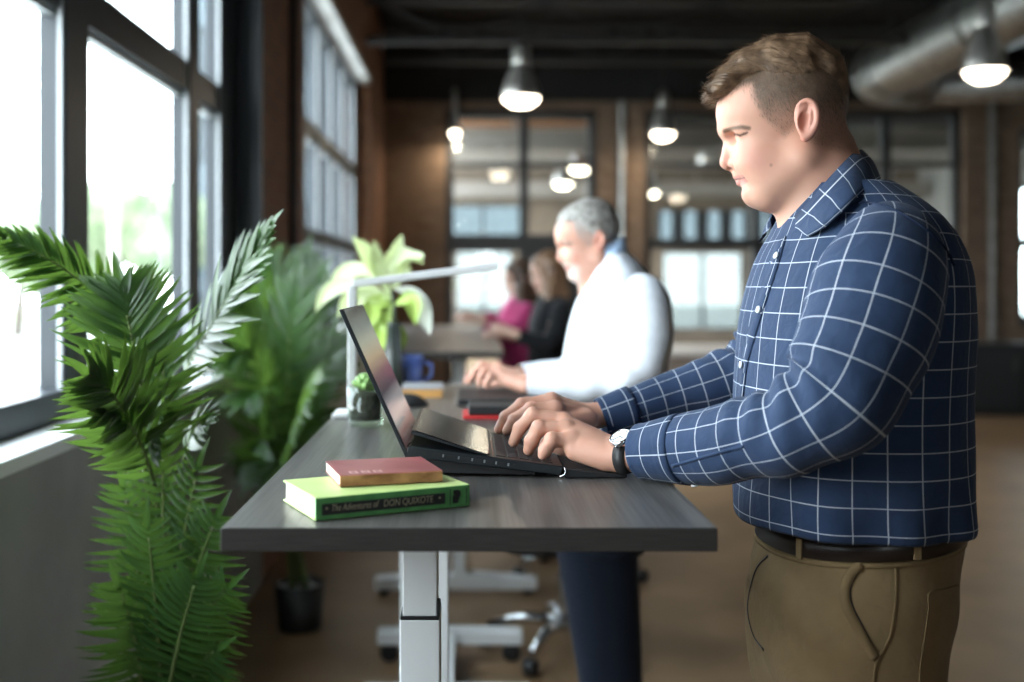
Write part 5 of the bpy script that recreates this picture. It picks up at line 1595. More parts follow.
# --- placket, buttons, shoulder seam
strip_on(shirt_bvh, [(781, 240), (775, 262), (764, 295), (753, 330), (745, 362), (741, 395)], 0.028, 0.0016, m_plaid, 'placket', shirt, 60, 0.0015, (R2.reshape(-1, 3), uv_s))
for (a, b) in ((778.5, 256.5), (761, 310), (743.5, 365)):
    h, nn = cast(shirt_bvh, a, b)
    if h is not None: G().lathe([(0.001, 0.003), (0.004, 0.0032), (0.0055, 0.004), (0.0055, 0.006), (0.001, 0.0055)], h, 14, nn, cap0=False, cap1=False).build('button', m_button, shirt, True)
h = SRn[165]
i = int(np.argmin(h[:, 2] + h[:, 1]*0.3)); c = h[i]; nn = nrm(c - Pn[165])
G().lathe([(0.001, -0.001), (0.005, -0.001), (0.005, 0.0025), (0.001, 0.002)], c, 12, nn, cap0=False, cap1=False).build('button', m_button, shirt, True)
strip_on(bvh_of(sl_near), [(672, 466), (700, 458), (725, 451), (744, 446)], 0.0045, 0.0012, m_plaid, 'sleeve_placket', shirt, 30, 0.001)
# armhole seam where the sleeve is set into the yoke
sl_bvh = bvh_of(sl_near)
pix = cspl(np.linspace(0, 1, 9), np.array([(838, 222), (848, 209), (860, 203), (880, 205.5), (901, 214), (920, 226), (937, 240), (948, 254), (953, 266)], float), np.linspace(0, 1, 60)); SP = []
for a, b in pix:
    h1, n1 = cast(sl_bvh, a, b); h2, n2 = cast(shirt_bvh, a, b)
    c_ = [(h_[1], h_, n_) for h_, n_ in ((h1, n1), (h2, n2)) if h_ is not None]
    if c_: c_ = min(c_, key=lambda q: q[0]); SP.append(c_[1] + c_[2]*0.0016)
SP = np.array(SP); SP[1:-1] = (SP[:-2] + SP[1:-1] + SP[2:])/3
kw_ = {}
G().tube(SP, 0.0019, 8).build('armhole_seam', cloth('navy_seam', (0.011, 0.02, 0.045), 0.9, None, 0.25, 0.0), shirt, True)

# --- pants, belt
pants_tab = [(520, 760, 964, 0.185, 2.3), (545, 753, 963, 0.187, 2.3), (560, 749, 962, 0.19, 2.3), (580, 746, 960, 0.193, 2.3), (600, 744, 957, 0.195, 2.35), (632, 746, 950, 0.196, 2.4), (670, 751, 942, 0.195, 2.4), (700, 756, 937, 0.193, 2.4), (730, 762, 932, 0.19, 2.4)]
zp = CZ - (np.linspace(730, 522, 60) - VY)*YM/F
PR, thp = fit_rings(pants_tab, YM, zp, 128)
NP = loft_normals(PR)
if np.einsum('ijk,ijk->', NP, PR - PR.mean(1, keepdims=True)) < 0: NP = -NP
up_, vp_ = arc_uv(PR)
fo = 0.0062*waves(9, 9, 10, 44)(up_[None] + 0.5*vp_, vp_*1.5) + 0.004*np.exp(-((zp[:, None] - 0.93)/0.06)**2)*np.sin((vp_ + 0.35*up_[None])*75)*sst(np.cos(thp)[None], 0.6, -0.4)*0.5
PR = PR + NP*fo[:, :, None]
g = G(); g.loft(PR, True, True, False)
legs = []
for s in (-1, 1):
    rows = []
    for z, cx, rx, ry, cy in ((0.86, 0.59, 0.10, 0.08, 0.095), (0.78, 0.59, 0.108, 0.088, 0.098), (0.65, 0.595, 0.106, 0.095, 0.105), (0.5, 0.605, 0.098, 0.088, 0.11), (0.3, 0.615, 0.09, 0.082, 0.115), (0.12, 0.625, 0.088, 0.078, 0.12), (0.075, 0.625, 0.09, 0.08, 0.12)):
        rows.append((z, cx, rx, ry, YM + s*cy))
    rows = np.array(rows); zz_ = np.linspace(0.86, 0.075, 40); q = cspl(rows[::-1, 0], rows[::-1, 1:], zz_)
    g.loft([ring(a, b, d, c, z_, 2.2, thp) for (a, b, c, d), z_ in zip(q, zz_)], True, False, False)
pants = g.build('pants', m_khaki, man, True)
pants_bvh = bvh_of(pants)
# belt
bi = []
top_i = 0
def pants_ring(z): 
    k = np.clip(np.searchsorted(zp, z), 1, len(zp) - 1); f = (z - zp[k-1])/(zp[k] - zp[k-1]); return PR[k-1]*(1 - f) + PR[k]*f
def slope_ring(zc, tilt, off):
    """a ring round the waist that dips towards the belly"""
    out = np.zeros((128, 3))
    for j in range(128):
        z = zc + tilt*(-np.cos(thp[j])*-1)
        r = pants_ring(z); q = r[j].copy(); nn = NP[np.clip(np.searchsorted(zp, z), 0, len(zp)-1), j]
        out[j] = q + nn*off
    return out
bc, bt = 1.066, 0.015
belt = G().loft(np.array([slope_ring(bc - 0.017, bt, 0.001), slope_ring(bc - 0.0165, bt, 0.0045), slope_ring(bc + 0.0165, bt, 0.0045), slope_ring(bc + 0.017, bt, 0.001)]), True, False, False).build('belt', m_belt, man, True)
G().loft(np.array([slope_ring(bc - 0.026, bt, 0.0), slope_ring(bc - 0.0255, bt, 0.0022), slope_ring(bc - 0.019, bt, 0.0022), slope_ring(bc - 0.0185, bt, 0.0)]), True, False, False).build('waistband', m_khakid, pants, True)
bb = bvh_of(belt)
for px_ in (800, 917):
    hh, nn = cast(bb, px_, 548)
    if hh is None: continue
    tt = nrm(np.cross(nn, (0, 0, 1))); uu = np.array([0, 0, 1.0])
    G().obox(hh + nn*0.0018 - uu*0.001, tt*0.0055, nn*0.0016, uu*0.015).build('belt_loop', m_khaki, pants, bevel=0.001)
hh, nn = cast(bb, 764, 545)
if hh is not None:
    tt = nrm(np.cross(nn, (0, 0, 1)))
    bk = G()
    for s in (-1, 1):
        bk.obox(hh + nn*0.004 + tt*s*0.02, tt*0.002, nn*0.0015, np.array([0, 0, 0.019])); bk.obox(hh + nn*0.004 + np.array([0, 0, s*0.018]), tt*0.021, nn*0.0015, np.array([0, 0, 0.002]))
    bk.build('buckle', m_steel, belt)
# pocket opening, its stitched lip, side seam and back pocket
strip_on(pants_bvh, [(861, 563), (850, 576), (845, 592), (848, 608), (857, 626), (867, 645), (875, 658)], 0.013, 0.0035, m_khakid, 'pocket_lip', pants, 40, 0.003)
strip_on(pants_bvh, [(865, 564), (854, 578), (850, 592), (853, 607), (862, 625), (871, 643), (877, 656)], 0.0028, 0.0008, m_belt, 'pocket_gap', pants, 40, 0.001)
strip_on(pants_bvh, [(895, 560), (896, 580), (895, 605), (890, 635), (880, 655), (875, 668), (873, 690)], 0.004, 0.0018, m_khakid, 'side_seam', pants, 40, 0.001)
strip_on(pants_bvh, [(958, 585), (945, 589), (929, 593), (928, 610), (924, 640), (920, 665), (919, 690)], 0.003, 0.0016, m_khakid, 'back_pocket_seam', pants, 40, 0.001)
strip_on(pants_bvh, [(768, 556), (757, 568), (750, 590), (748, 612), (754, 636), (764, 650)], 0.004, 0.0012, m_belt, 'front_pocket_gap', pants, 30, 0.001)
for s in (-1, 1): shoe(man, (0.66, YM + s*0.12), (-1, 0.05*s), m_shoe)

# --- body: head, neck, trunk, arms, hands and legs in one surface
hg_ = head_group(HO, HSC, HR)
nf = [[(572, 440, 1.722), (552, 440, 1.716), (545.5, 450, 1.715), (543, 459.5, 1.716)],
      [(566, 429, 1.744), (539, 428, 1.742), (531.5, 441, 1.742), (528.5, 455.5, 1.744)],
      [(564, 421, 1.768), (533, 415, 1.772), (520, 428, 1.775), (513.5, 442, 1.778)],
      [(563, 421, 1.793), (530, 417, 1.808), (519, 428, 1.814), (514, 440, 1.818)]]
nth_ = [(604, 452, 1.745), (582, 449, 1.78), (562, 450, 1.80), (545, 453, 1.812)]
near_w, near_e = W(619, 455, 1.705), W(700, 452, 1.62)
def lift(p, r):
    """keep a hand point just above the keys or the wrist rest"""
    p = np.array(W(*p)); x = p[0]
    if x < xf: s_ = zh + (x - xh)*(zf - zh)/(xf - xh) + 0.0018
    else: s_ = ZD + 0.0155 - max(0, x - 0.152)*0.104
    p[2] = max(p[2], s_ + r); return p


FR = [0.0118*1.12, 0.0118, 0.0118*0.9, 0.0118*0.74]
hn = hand_sdf(near_w, near_e, [[lift(p, r_) for p, r_ in zip(f, FR)] for f in nf], [lift(p, r_) for p, r_ in zip(nth_, (0.0215, 0.019, 0.0165, 0.0125))], 0.0118, (lift((604, 461, 1.70), 0.0175), lift((574, 452, 1.715), 0.0145)))
ff = [[(556, 409, 1.905), (531, 409, 1.905), (514, 420, 1.905), (507, 431, 1.905)], [(552, 402, 1.93), (522, 405, 1.93), (506, 417, 1.93), (499, 429.5, 1.93)],
      [(552, 400, 1.955), (526, 404, 1.96), (512, 417, 1.962), (507, 429, 1.962)], [(556, 402, 1.98), (537, 406, 1.985), (526, 416, 1.988), (521, 427, 1.988)]]
fth = [(587, 420, 1.93), (566, 423, 1.895), (550, 427, 1.885), (535, 432, 1.88)]
far_w, far_e = W(591, 417, 1.983), W(670, 398, 2.005)
hf_ = hand_sdf(far_w, far_e, [[lift(p, r_) for p, r_ in zip(f, FR)] for f in ff], [lift(p, r_) for p, r_ in zip(fth, (0.0195, 0.0155, 0.0135, 0.0102))], 0.0116)
ip = lambda P, k: P[min(len(P) - 1, int(k*len(P)))]
groups = [hg_, (hn[0], hn[1], hn[2]), (hf_[0], hf_[1], hf_[2]),
          limb([ip(Pn, 0.16), ip(Pn, 0.3), ip(Pn, 0.53)], [0.045, 0.052, 0.04]), limb([ip(Pn, 0.53), ip(Pn, 0.75), near_e, near_w], [0.04, 0.036, 0.024, 0.022]),
          limb([ip(Pf, 0.16), ip(Pf, 0.3), ip(Pf, 0.5)], [0.045, 0.05, 0.04]), limb([ip(Pf, 0.5), ip(Pf, 0.75), far_e, far_w], [0.04, 0.034, 0.022, 0.02]),
          blob((0.60, YM, 1.36), (0.115, 0.13, 0.17)), blob((0.60, YM, 1.16), (0.135, 0.14, 0.19)), blob((0.60, YM, 1.0), (0.11, 0.125, 0.11)),
          limb([(0.60, YM - 0.15, 1.46), (0.60, YM + 0.15, 1.46)], [0.05, 0.05]), limb([(0.57, YM, 1.46), tuple(W(822, 185, YM))], [0.085, 0.066]),
          limb([(0.595, YM - 0.085, 0.96), (0.60, YM - 0.105, 0.55), (0.62, YM - 0.12, 0.1)], [0.065, 0.055, 0.042]), limb([(0.595, YM + 0.085, 0.96), (0.60, YM + 0.105, 0.55), (0.62, YM + 0.12, 0.1)], [0.065, 0.055, 0.042])]
xs = axis((0.03, 0.27, 0.0021), (0.27, 0.36, 0.007), (0.36, 0.64, 0.0021), (0.64, 0.82, 0.008))
ys = axis((1.38, 1.63, 0.008), (1.63, 1.845, 0.0021), (1.845, 2.03, 0.0025), (2.03, 2.1, 0.008))
zs_ = axis((0.03, 1.12, 0.014), (1.12, 1.27, 0.0022), (1.27, 1.5, 0.007), (1.5, 1.84, 0.0021))
body, bv, bf = make_body(man, 'body', m_skin1, groups, xs, ys, zs_, (HO, HSC, HR))

# --- watch on the near wrist
wx = nrm(near_e - near_w); wc = near_w + wx*0.017
wu = nrm(np.array([-0.1, -0.55, 0.83]) - wx*np.dot(wx, (-0.1, -0.55, 0.83))); ws = np.cross(wx, wu)
R_ = []
tw = np.linspace(0, 2*np.pi, 48, endpoint=False)
for a, o_ in ((-0.009, 0.0), (-0.009, 0.0016), (0.009, 0.0016), (0.009, 0.0)):
    rr_ = []
    for t_ in tw:
        dd = np.cos(t_)*wu + np.sin(t_)*ws
        # distance from the axis to the skin in this direction
        lo_, hi_ = 0.01, 0.06
        for _ in range(18):
            mi_ = (lo_ + hi_)/2
            if hn[0]((wc + wx*a + dd*mi_)[None])[0] < 0: lo_ = mi_
            else: hi_ = mi_
        rr_.append(wc + wx*a + dd*(lo_ + 0.0018 + o_))
    R_.append(rr_)
watch = thing('wristwatch', 'silver wristwatch with black leather strap on the near wrist of the man in plaid', 'watch', tuple(wc))
G().loft(np.array(R_), True, False, False).build('strap', m_strap, watch, True)
rs_ = np.linalg.norm(np.array(R_)[1] - (wc - wx*0.010), axis=1)[0]
pc = wc + wu*(rs_ + 0.0025)
case = G().lathe([(0.001, -0.003), (0.0165, -0.003), (0.0185, 0.0), (0.0185, 0.005), (0.0172, 0.0075), (0.0155, 0.0078), (0.0155, 0.0066)], pc, 36, wu, cap0=False, cap1=False).build('case', m_steel, watch, True)
G().lathe([(0.001, 0.0066), (0.0155, 0.0066)], pc, 36, wu, cap0=False, cap1=False).build('dial', m_dial, case)
hh_ = G()
for ang, ln in ((0.6, 0.008), (2.4, 0.012)):
    dd = math.cos(ang)*wx + math.sin(ang)*ws; hh_.obox(pc + wu*0.0070 + dd*ln/2, dd*ln/2, np.cross(wu, dd)*0.0005, wu*0.0002)
hh_.build('hand', m_strap, case)
mk_ = G()
for k in range(12):
    ang = k*math.pi/6; dd = math.cos(ang)*wx + math.sin(ang)*ws; mk_.obox(pc + wu*0.0068 + dd*0.0132, dd*0.0013, np.cross(wu, dd)*0.0003, wu*0.0002)
mk_.build('hour_marks', m_strap, case)
G().tube([pc - wx*0.0 + ws*0.018 + wu*0.002, pc + ws*0.0215 + wu*0.002], 0.002, 10).build('crown', m_steel, case)

# --- hair: a short mass on top and single strands combed forward
m_hair = noise_col(mat('brown_hair', (0.1, 0.065, 0.04), 0.45), (0.105, 0.06, 0.033), (0.275, 0.17, 0.10), 60, 3)


def hair_sdf(P):
    Q = P
    e = ell(Q, hp(789, 97, 0), (57*HS, 0.081, 60*HS)); e = smin(e, ell(Q, hp(757, 96, 0), (40*HS, 0.066, 40*HS)), 0.02)
    # keep what lies above the parting line on the sides
    x, y = head_px(Q)
    lineA = (y - (101 - (x - 714)*0.44))*HS*0.92; lineB = (y - (80 + np.maximum(0, x - 765)*0.12))*HS*0.97
    cut = np.minimum(lineA, lineB)
    e = e + 0.010*sst(y, 52, 86)*sst(np.abs(Q[:, 1]), 0.03, 0.06)
    d = smax(e, cut, 0.03)
    for yy, k in ((0.0, 1.0), (-0.022, 0.98), (0.022, 0.98), (-0.042, 0.9), (0.042, 0.9)):
        q = np.array([0, yy, 0])
        d = smin(d, chain(P, [hp(717, 96 - 8*(1 - k)) + q, hp(730, 82) + q, hp(748, 67) + q, hp(775, 56) + q, hp(803, 53) + q*0.95, hp(828, 68) + q*0.85, hp(838, 92) + q*0.7], [5*HS*k, 10*HS*k, 12*HS*k, 12.5*HS*k, 11*HS*k, 9*HS*k, 5*HS*k], 0.01), 0.016)
    n = np.sin(P[:, 1]*310 + 25*P[:, 0])*0.0012 + np.sin(P[:, 1]*170 - 40*P[:, 2] + 1.0)*0.0014
    return d + n


hv, hf2 = polygonize(lambda P: hair_sdf(((P - HO) @ HR)/HSC)*HSC, np.arange(HO[0] - 0.14, HO[0] + 0.12, 0.003), np.arange(HO[1] - 0.1, HO[1] + 0.1, 0.003), np.arange(HO[2] - 0.02, HO[2] + 0.16, 0.003), proj=1)
hair = mesh_obj('hair', hv, [tuple(q) for q in hf2.tolist()], m_hair, man, True)


def strands(parent, pts, nrms, dirs, Ls, wid, m, name, curl, seed, lift):
    r = np.random.default_rng(seed); n = len(pts); k = 5
    V = np.zeros((n, k, 2, 3)); d = nrm(dirs + r.normal(0, 0.16, dirs.shape)); p = pts.copy()
    side = nrm(np.cross(d, nrms))
    for i in range(k):
        u = i/(k - 1)
        c = pts + (d*u + nrms*(lift*u*(1 - 0.55*u)) + np.array([0, 0, -1.0])*curl*u*u)*Ls[:, None]
        w = wid*(1 - 0.85*u)
        V[:, i, 0] = c - side*w/2; V[:, i, 1] = c + side*w/2
    f = []
    for s in range(n):
        b = s*k*2
        for i in range(k - 1): f.append((b + 2*i, b + 2*i + 1, b + 2*i + 3, b + 2*i + 2))
    return mesh_obj(name, V.reshape(-1, 3), f, m, parent, True)


def surf_sample(v, f, wgt, n, seed):
    r = np.random.default_rng(seed); f = np.asarray(f)
    a, b, c = v[f[:, 0]], v[f[:, 1]], v[f[:, 2]]; cr = np.cross(b - a, c - a); ar = np.linalg.norm(cr, axis=1)*wgt[f].mean(1)
    i = r.choice(len(f), n, p=ar/ar.sum()); s, t_ = r.uniform(0, 1, (2, n)); k = s + t_ > 1; s[k] = 1 - s[k]; t_[k] = 1 - t_[k]
    return a[i] + (b[i] - a[i])*s[:, None] + (c[i] - a[i])*t_[:, None], nrm(cr[i])


Lv = ((hv - HO) @ HR)/HSC
top = sst(Lv[:, 2], 0.02, 0.05)
P_, N_ = surf_sample(hv, hf2, np.clip(top, 0.05, 1), 6500, 3)
lx = ((P_ - HO) @ HR)/HSC
front = sst(-lx[:, 0], 0.02, 0.09)
D_ = np.stack([-0.75 - 0.3*front, -0.25*np.sign(-0.02 - lx[:, 1])*0.4 + 0.0*lx[:, 1], 0.35 - 0.35*front], 1)
D_ = D_ - N_*np.einsum('ij,ij->i', D_, N_)[:, None]*0.9
Ls = np.random.default_rng(8).uniform(0.010, 0.024, len(P_))*(0.75 + 0.35*front)
strands(hair, P_, N_, nrm(D_), Ls, 0.0011, m_hair, 'top_strands', 0.12, 5, 0.2)['kind'] = 'stuff'
P_, N_ = surf_sample(hv, hf2, np.clip(top, 0.05, 1), 9000, 13)
sx_, sy_ = head_px(((P_ - HO) @ HR)/HSC)
kp = (sy_ > 62) & (sy_ < 100) & (sx_ > 745); P_, N_ = P_[kp], N_[kp]
D_ = np.stack([np.full(len(P_), 0.25), np.zeros(len(P_)), np.full(len(P_), -0.95)], 1); D_ = D_ - N_*np.einsum('ij,ij->i', D_, N_)[:, None]
strands(hair, P_, N_, nrm(D_), np.random.default_rng(9).uniform(0.008, 0.02, len(P_)), 0.0009, m_hair, 'side_fringe', 0.0, 15, 0.12)['kind'] = 'stuff'
L2 = ((bv - HO) @ HR)/HSC
ok = (np.abs(L2[:, 0]) < 0.2) & (np.abs(L2[:, 1]) < 0.12) & (L2[:, 2] > -0.1)
wg = np.zeros(len(bv)); ma_, _ = head_masks(L2[ok]); wg[ok] = ma_[:, 0]
P_, N_ = surf_sample(bv, bf, wg, 9000, 4)
lz = ((P_ - HO) @ HR)/HSC
Ls = 0.003 + 0.007*sst(lz[:, 2], -0.02, 0.05)
D_ = np.stack([np.full(len(P_), 0.35), np.zeros(len(P_)), np.full(len(P_), -0.8)], 1); D_ = D_ - N_*np.einsum('ij,ij->i', D_, N_)[:, None]*0.8
m_fade = noise_col(mat('clipped_hair', (0.12, 0.08, 0.055), 0.55), (0.10, 0.065, 0.042), (0.2, 0.14, 0.095), 80, 2)
strands(hair, P_, N_, nrm(D_), Ls, 0.0006, m_fade, 'side_strands', 0.0, 6, 0.45)['kind'] = 'stuff'
# ================================================================== the people further back
HAND_N = [[W(*p) - near_w for p in f] for f in nf]; THUMB_N = [W(*p) - near_w for p in nth_]
HAND_F = [[W(*p) - far_w for p in f] for f in ff]; THUMB_F = [W(*p) - far_w for p in fth]


def short_hair(P):
    e = ell(P, hp(791, 99, 0), (57*HS, 0.080, 59*HS)); e = smin(e, ell(P, hp(762, 94, 0), (40*HS, 0.066, 37*HS)), 0.02)
    x, y = head_px(P)
    lineA = (y - (92 - (x - 722)*0.25))*HS; lineB = (y - (82 + np.maximum(0, x - 765)*1.1))*HS*0.7
    return smax(e, np.minimum(lineA, lineB), 0.012) + np.sin(P[:, 1]*260)*0.001


def long_hair(P):
    e = ell(P, hp(794, 98, 0), (61*HS, 0.087, 62*HS)); e = smin(e, ell(P, hp(762, 88, 0), (42*HS, 0.07, 34*HS)), 0.02)
    Q = P.copy(); Q[:, 1] = np.abs(Q[:, 1])
    e = smin(e, chain(Q, [hp(800, 110, 0.045), hp(803, 170, 0.062), hp(800, 240, 0.075), hp(790, 300, 0.07)], [0.045, 0.047, 0.042, 0.02], 0.02), 0.03)
    e = smin(e, chain(Q, [hp(832, 120, 0.0), hp(842, 200, 0.02), hp(836, 300, 0.02)], [0.05, 0.05, 0.03], 0.02), 0.03)
    e = smax(e, -ell(P, hp(722, 150, 0), (44*HS, 0.11, 58*HS)), 0.015)
    return e + np.sin(P[:, 1]*190 + P[:, 0]*60)*0.0022


def figure(label, Y, head, tab, near, far, pants_rows, mats, hair_fn, hname, legx, grp=None, beard=False, collar_m=None, zcut=0.62):
    """head: px, py, size, turn; mats: skin, shirt, pants, shoe, hair"""
    px, py, sc, turn = head
    t = thing('person', label, 'person', ((legx[0] - VX)*Y/F, Y, 0), grp)
    zt_ = np.linspace(tab[-1][0], tab[0][0], 70); zq_ = CZ - (zt_ - VY)*Y/F
    R_, th_ = fit_rings(tab, Y, zq_, 72)
    Nn = loft_normals(R_); u_, v_ = arc_uv(R_)
    if np.einsum('ijk,ijk->', Nn, R_ - R_.mean(1, keepdims=True)) < 0: Nn = -Nn
    R_ = R_ + Nn*(0.005*waves(int(px), 8, 9, 34)(u_[None], v_*0.6))[:, :, None]
    sh = G().loft(R_, True, False, False).build('shirt', mats[1], t, True)
    out = []
    for c, sd in ((near, 3), (far, 4)):
        SR, tq, th2, rm, P, A, B, r = sleeve_rings(c, 70, 36, 0.003, sd, 0.5, 0.007, (-0.6, 0, 0.7))
        G().loft(SR, True, False, False).build('sleeve', mats[1], sh, True); out.append((P, r))
    zp_ = CZ - (np.linspace(pants_rows[-1][0], pants_rows[0][0], 30) - VY)*Y/F
    PR_, thp_ = fit_rings(pants_rows, Y, zp_, 60)
    g = G(); g.loft(PR_, True, True, False)
    cx = (legx[0] - VX)*Y/F; rx = legx[1]
    for s in (-1, 1):
        rows = np.array([(0.90, rx*1.05, 0.088, 0.085), (0.75, rx, 0.086, 0.09), (0.5, rx*0.86, 0.076, 0.1), (0.3, rx*0.75, 0.068, 0.105), (0.075, rx*0.72, 0.066, 0.11)])
        zz_ = np.linspace(0.9, 0.075, 30); q = cspl(rows[::-1, 0], rows[::-1, 1:], zz_)
        g.loft([ring(cx + legx[2]*(0.9 - z_) + 0.02*(0.9 - z_)*s, a, Y + s*d, b, z_, 2.2, thp_) for (a, b, d), z_ in zip(q, zz_)], True, False, False)
    g.build('pants', mats[2], t, True)
    for s in (-1, 1): shoe(t, (cx + 0.05 + legx[2]*0.8, Y + s*0.11), (-1, 0.05*s), mats[3], 0.26)
    O = np.array([(px - VX)*Y/F, Y, CZ - (py - VY)*Y/F]); Rr = np.array(Matrix.Rotation(math.radians(turn), 3, 'Z'))
    gs = [head_group(O, sc, Rr)]
    for (P, r), hc, tc_, sgn in ((out[0], HAND_N, THUMB_N, -1), (out[1], HAND_F, THUMB_F, 1)):
        w_ = P[-1] + nrm(P[-1] - P[-8])*0.012; e_ = P[int(len(P)*0.8)]
        h = hand_sdf(w_, e_, [[w_ + p*sc for p in f] for f in hc], [w_ + p*sc for p in tc_], 0.0105*sc)
        gs += [h, limb([ip(P, 0.08), ip(P, 0.3), ip(P, 0.52)], [0.048, 0.048, 0.036]), limb([ip(P, 0.52), ip(P, 0.75), w_], [0.036, 0.032, 0.022])]
    top = np.array([O[0] + 0.02, Y, zq_.max()]); m_ = R_[35].mean(0); b_m = R_[8].mean(0)
    gs += [limb([m_, top + (0, 0, -0.06)], [0.09*sc, 0.06*sc]), limb([b_m, m_], [0.085, 0.1]), limb([np.array([cx, Y, 0.95]), b_m], [0.09, 0.085])]
    for s in (-1, 1):
        sp_ = np.array([R_[52].mean(0)[0], Y, R_[52].mean(0)[2]])
        gs += [limb([np.array([cx, Y + s*0.085, 0.95]), np.array([cx + legx[2]*0.4, Y + s*0.1, 0.5]), np.array([cx + legx[2]*0.8, Y + s*0.11, 0.08])], [0.07, 0.055, 0.035]), limb([sp_, ip(out[0 if s < 0 else 1][0], 0.1)], [0.06, 0.045])]
    lo = np.min([q[1] for q in gs], 0) - 0.02; hi = np.max([q[2] for q in gs], 0) + 0.02
    make_body(t, 'body', mats[0], gs, np.arange(lo[0], hi[0], 0.006), np.arange(lo[1], hi[1], 0.006), axis((lo[2], 1.08, 0.014), (1.08, hi[2], 0.0055)), (O, sc, Rr), dict(beard=beard, hair=hname == 'hair'), proj=1)
    hl = [np.array(c) for c in ((-0.14, -0.12, -0.32), (0.14, 0.12, 0.14))]
    cs = np.array([[x, y, z] for x in (-0.14, 0.14) for y in (-0.13, 0.13) for z in (-0.32, 0.14)]) @ Rr.T*sc + O
    a, b = cs.min(0), cs.max(0)
    v, f = polygonize(lambda P: hair_fn(((P - O) @ Rr)/sc)*sc, np.arange(a[0], b[0], 0.006), np.arange(a[1], b[1], 0.006), np.arange(a[2], b[2], 0.006), proj=1)
    mesh_obj('hair', v, [tuple(q) for q in f.tolist()], mats[4], t, True)
    if collar_m:
        nr = R_[-1]; c = nr.mean(0); rows = []
        for k, (q, dz) in enumerate(((0.98, -0.02), (0.96, 0.028), (1.02, 0.034), (1.22, -0.012), (1.2, -0.016))):
            r_ = c + (nr - c)*np.array([q, q, 1]); r_[:, 2] += dz - 0.012 + 0.016*np.cos(np.linspace(0, 2*np.pi, len(r_), endpoint=False)) - 0.0; rows.append(r_)
        G().loft(rows, True, False, False).build('collar', collar_m, sh, True)
    return t


m_skin2 = skin('ruddy_skin', (0.60, 0.34, 0.25), (0.56, 0.22, 0.16), (0.33, 0.31, 0.29), (0.5, 0.2, 0.17), (0.3, 0.25, 0.22), (0.7, 0.66, 0.62), 0.5)
m_skin3 = skin('light_skin', (0.66, 0.43, 0.33), (0.6, 0.3, 0.23), (0.1, 0.06, 0.04), (0.55, 0.2, 0.2), (0.15, 0.09, 0.06), (0.6, 0.4, 0.3), 0.0)
m_wshirt = cloth('white_cotton', (0.78, 0.81, 0.87), 0.8, None, 0.3, 0.1)
m_bcollar = cloth('pale_blue_cotton', (0.45, 0.6, 0.82), 0.8, None, 0.2, 0.1)
m_jeans = cloth('dark_denim', (0.012, 0.018, 0.034), 0.85, None, 0.3, 0.1)
m_pink = cloth('raspberry_knit', (0.48, 0.05, 0.17), 0.85, None, 0.3, 0.1)
m_blackc = cloth('black_knit', (0.009, 0.009, 0.011), 0.9, None, 0.3, 0.1)
m_ghair = noise_col(mat('grey_hair', (0.3, 0.29, 0.28), 0.5), (0.17, 0.155, 0.14), (0.42, 0.4, 0.37), 70, 3)
m_bhair = noise_col(mat('long_brown_hair', (0.2, 0.11, 0.06), 0.45), (0.12, 0.06, 0.032), (0.30, 0.17, 0.095), 30, 3, (1, 6, 0.6))
m_dhair = noise_col(mat('dark_brown_hair', (0.08, 0.045, 0.03), 0.45), (0.05, 0.028, 0.018), (0.13, 0.075, 0.045), 30, 3, (1, 6, 0.6))
m_dshoe = mat('black_shoe_leather', (0.015, 0.013, 0.012), 0.4)

figure('person with grey hair and white beard in a white shirt, standing at the desk behind', 3.15, (588.5, 240, 0.92, -4),
       [(250, 597, 625, 0.066, 2.0), (260, 594, 636, 0.092, 2.0), (270, 590, 645, 0.13, 2.0), (281, 586, 650, 0.168, 2.1), (295, 579, 655, 0.19, 2.2), (310, 573, 661, 0.198, 2.3), (330, 568, 667, 0.2, 2.3), (349, 565, 669, 0.2, 2.4), (380, 561, 668, 0.2, 2.4), (420, 558, 665, 0.195, 2.4), (455, 557, 662, 0.19, 2.4)],
       [(640, 290, 3.02, 0.05), (645, 300, 2.97, 0.066), (648, 325, 2.94, 0.066), (648, 352, 2.92, 0.060), (634, 374, 2.92, 0.054), (596, 383, 2.95, 0.049), (558, 384, 2.98, 0.043), (530, 384, 3.0, 0.037)],
       [(625, 290, 3.27, 0.05), (622, 300, 3.32, 0.066), (612, 325, 3.36, 0.063), (596, 355, 3.37, 0.056), (570, 372, 3.36, 0.048), (540, 375, 3.33, 0.040), (520, 376, 3.3, 0.036)],
       [(445, 559, 660, 0.18, 2.3), (480, 557, 656, 0.185, 2.3), (520, 553, 650, 0.185, 2.3), (545, 552, 645, 0.18, 2.3)], (m_skin2, m_wshirt, m_jeans, m_dshoe, m_ghair), short_hair, 'hair', (586, 0.116, 0.12), None, True, m_bcollar)
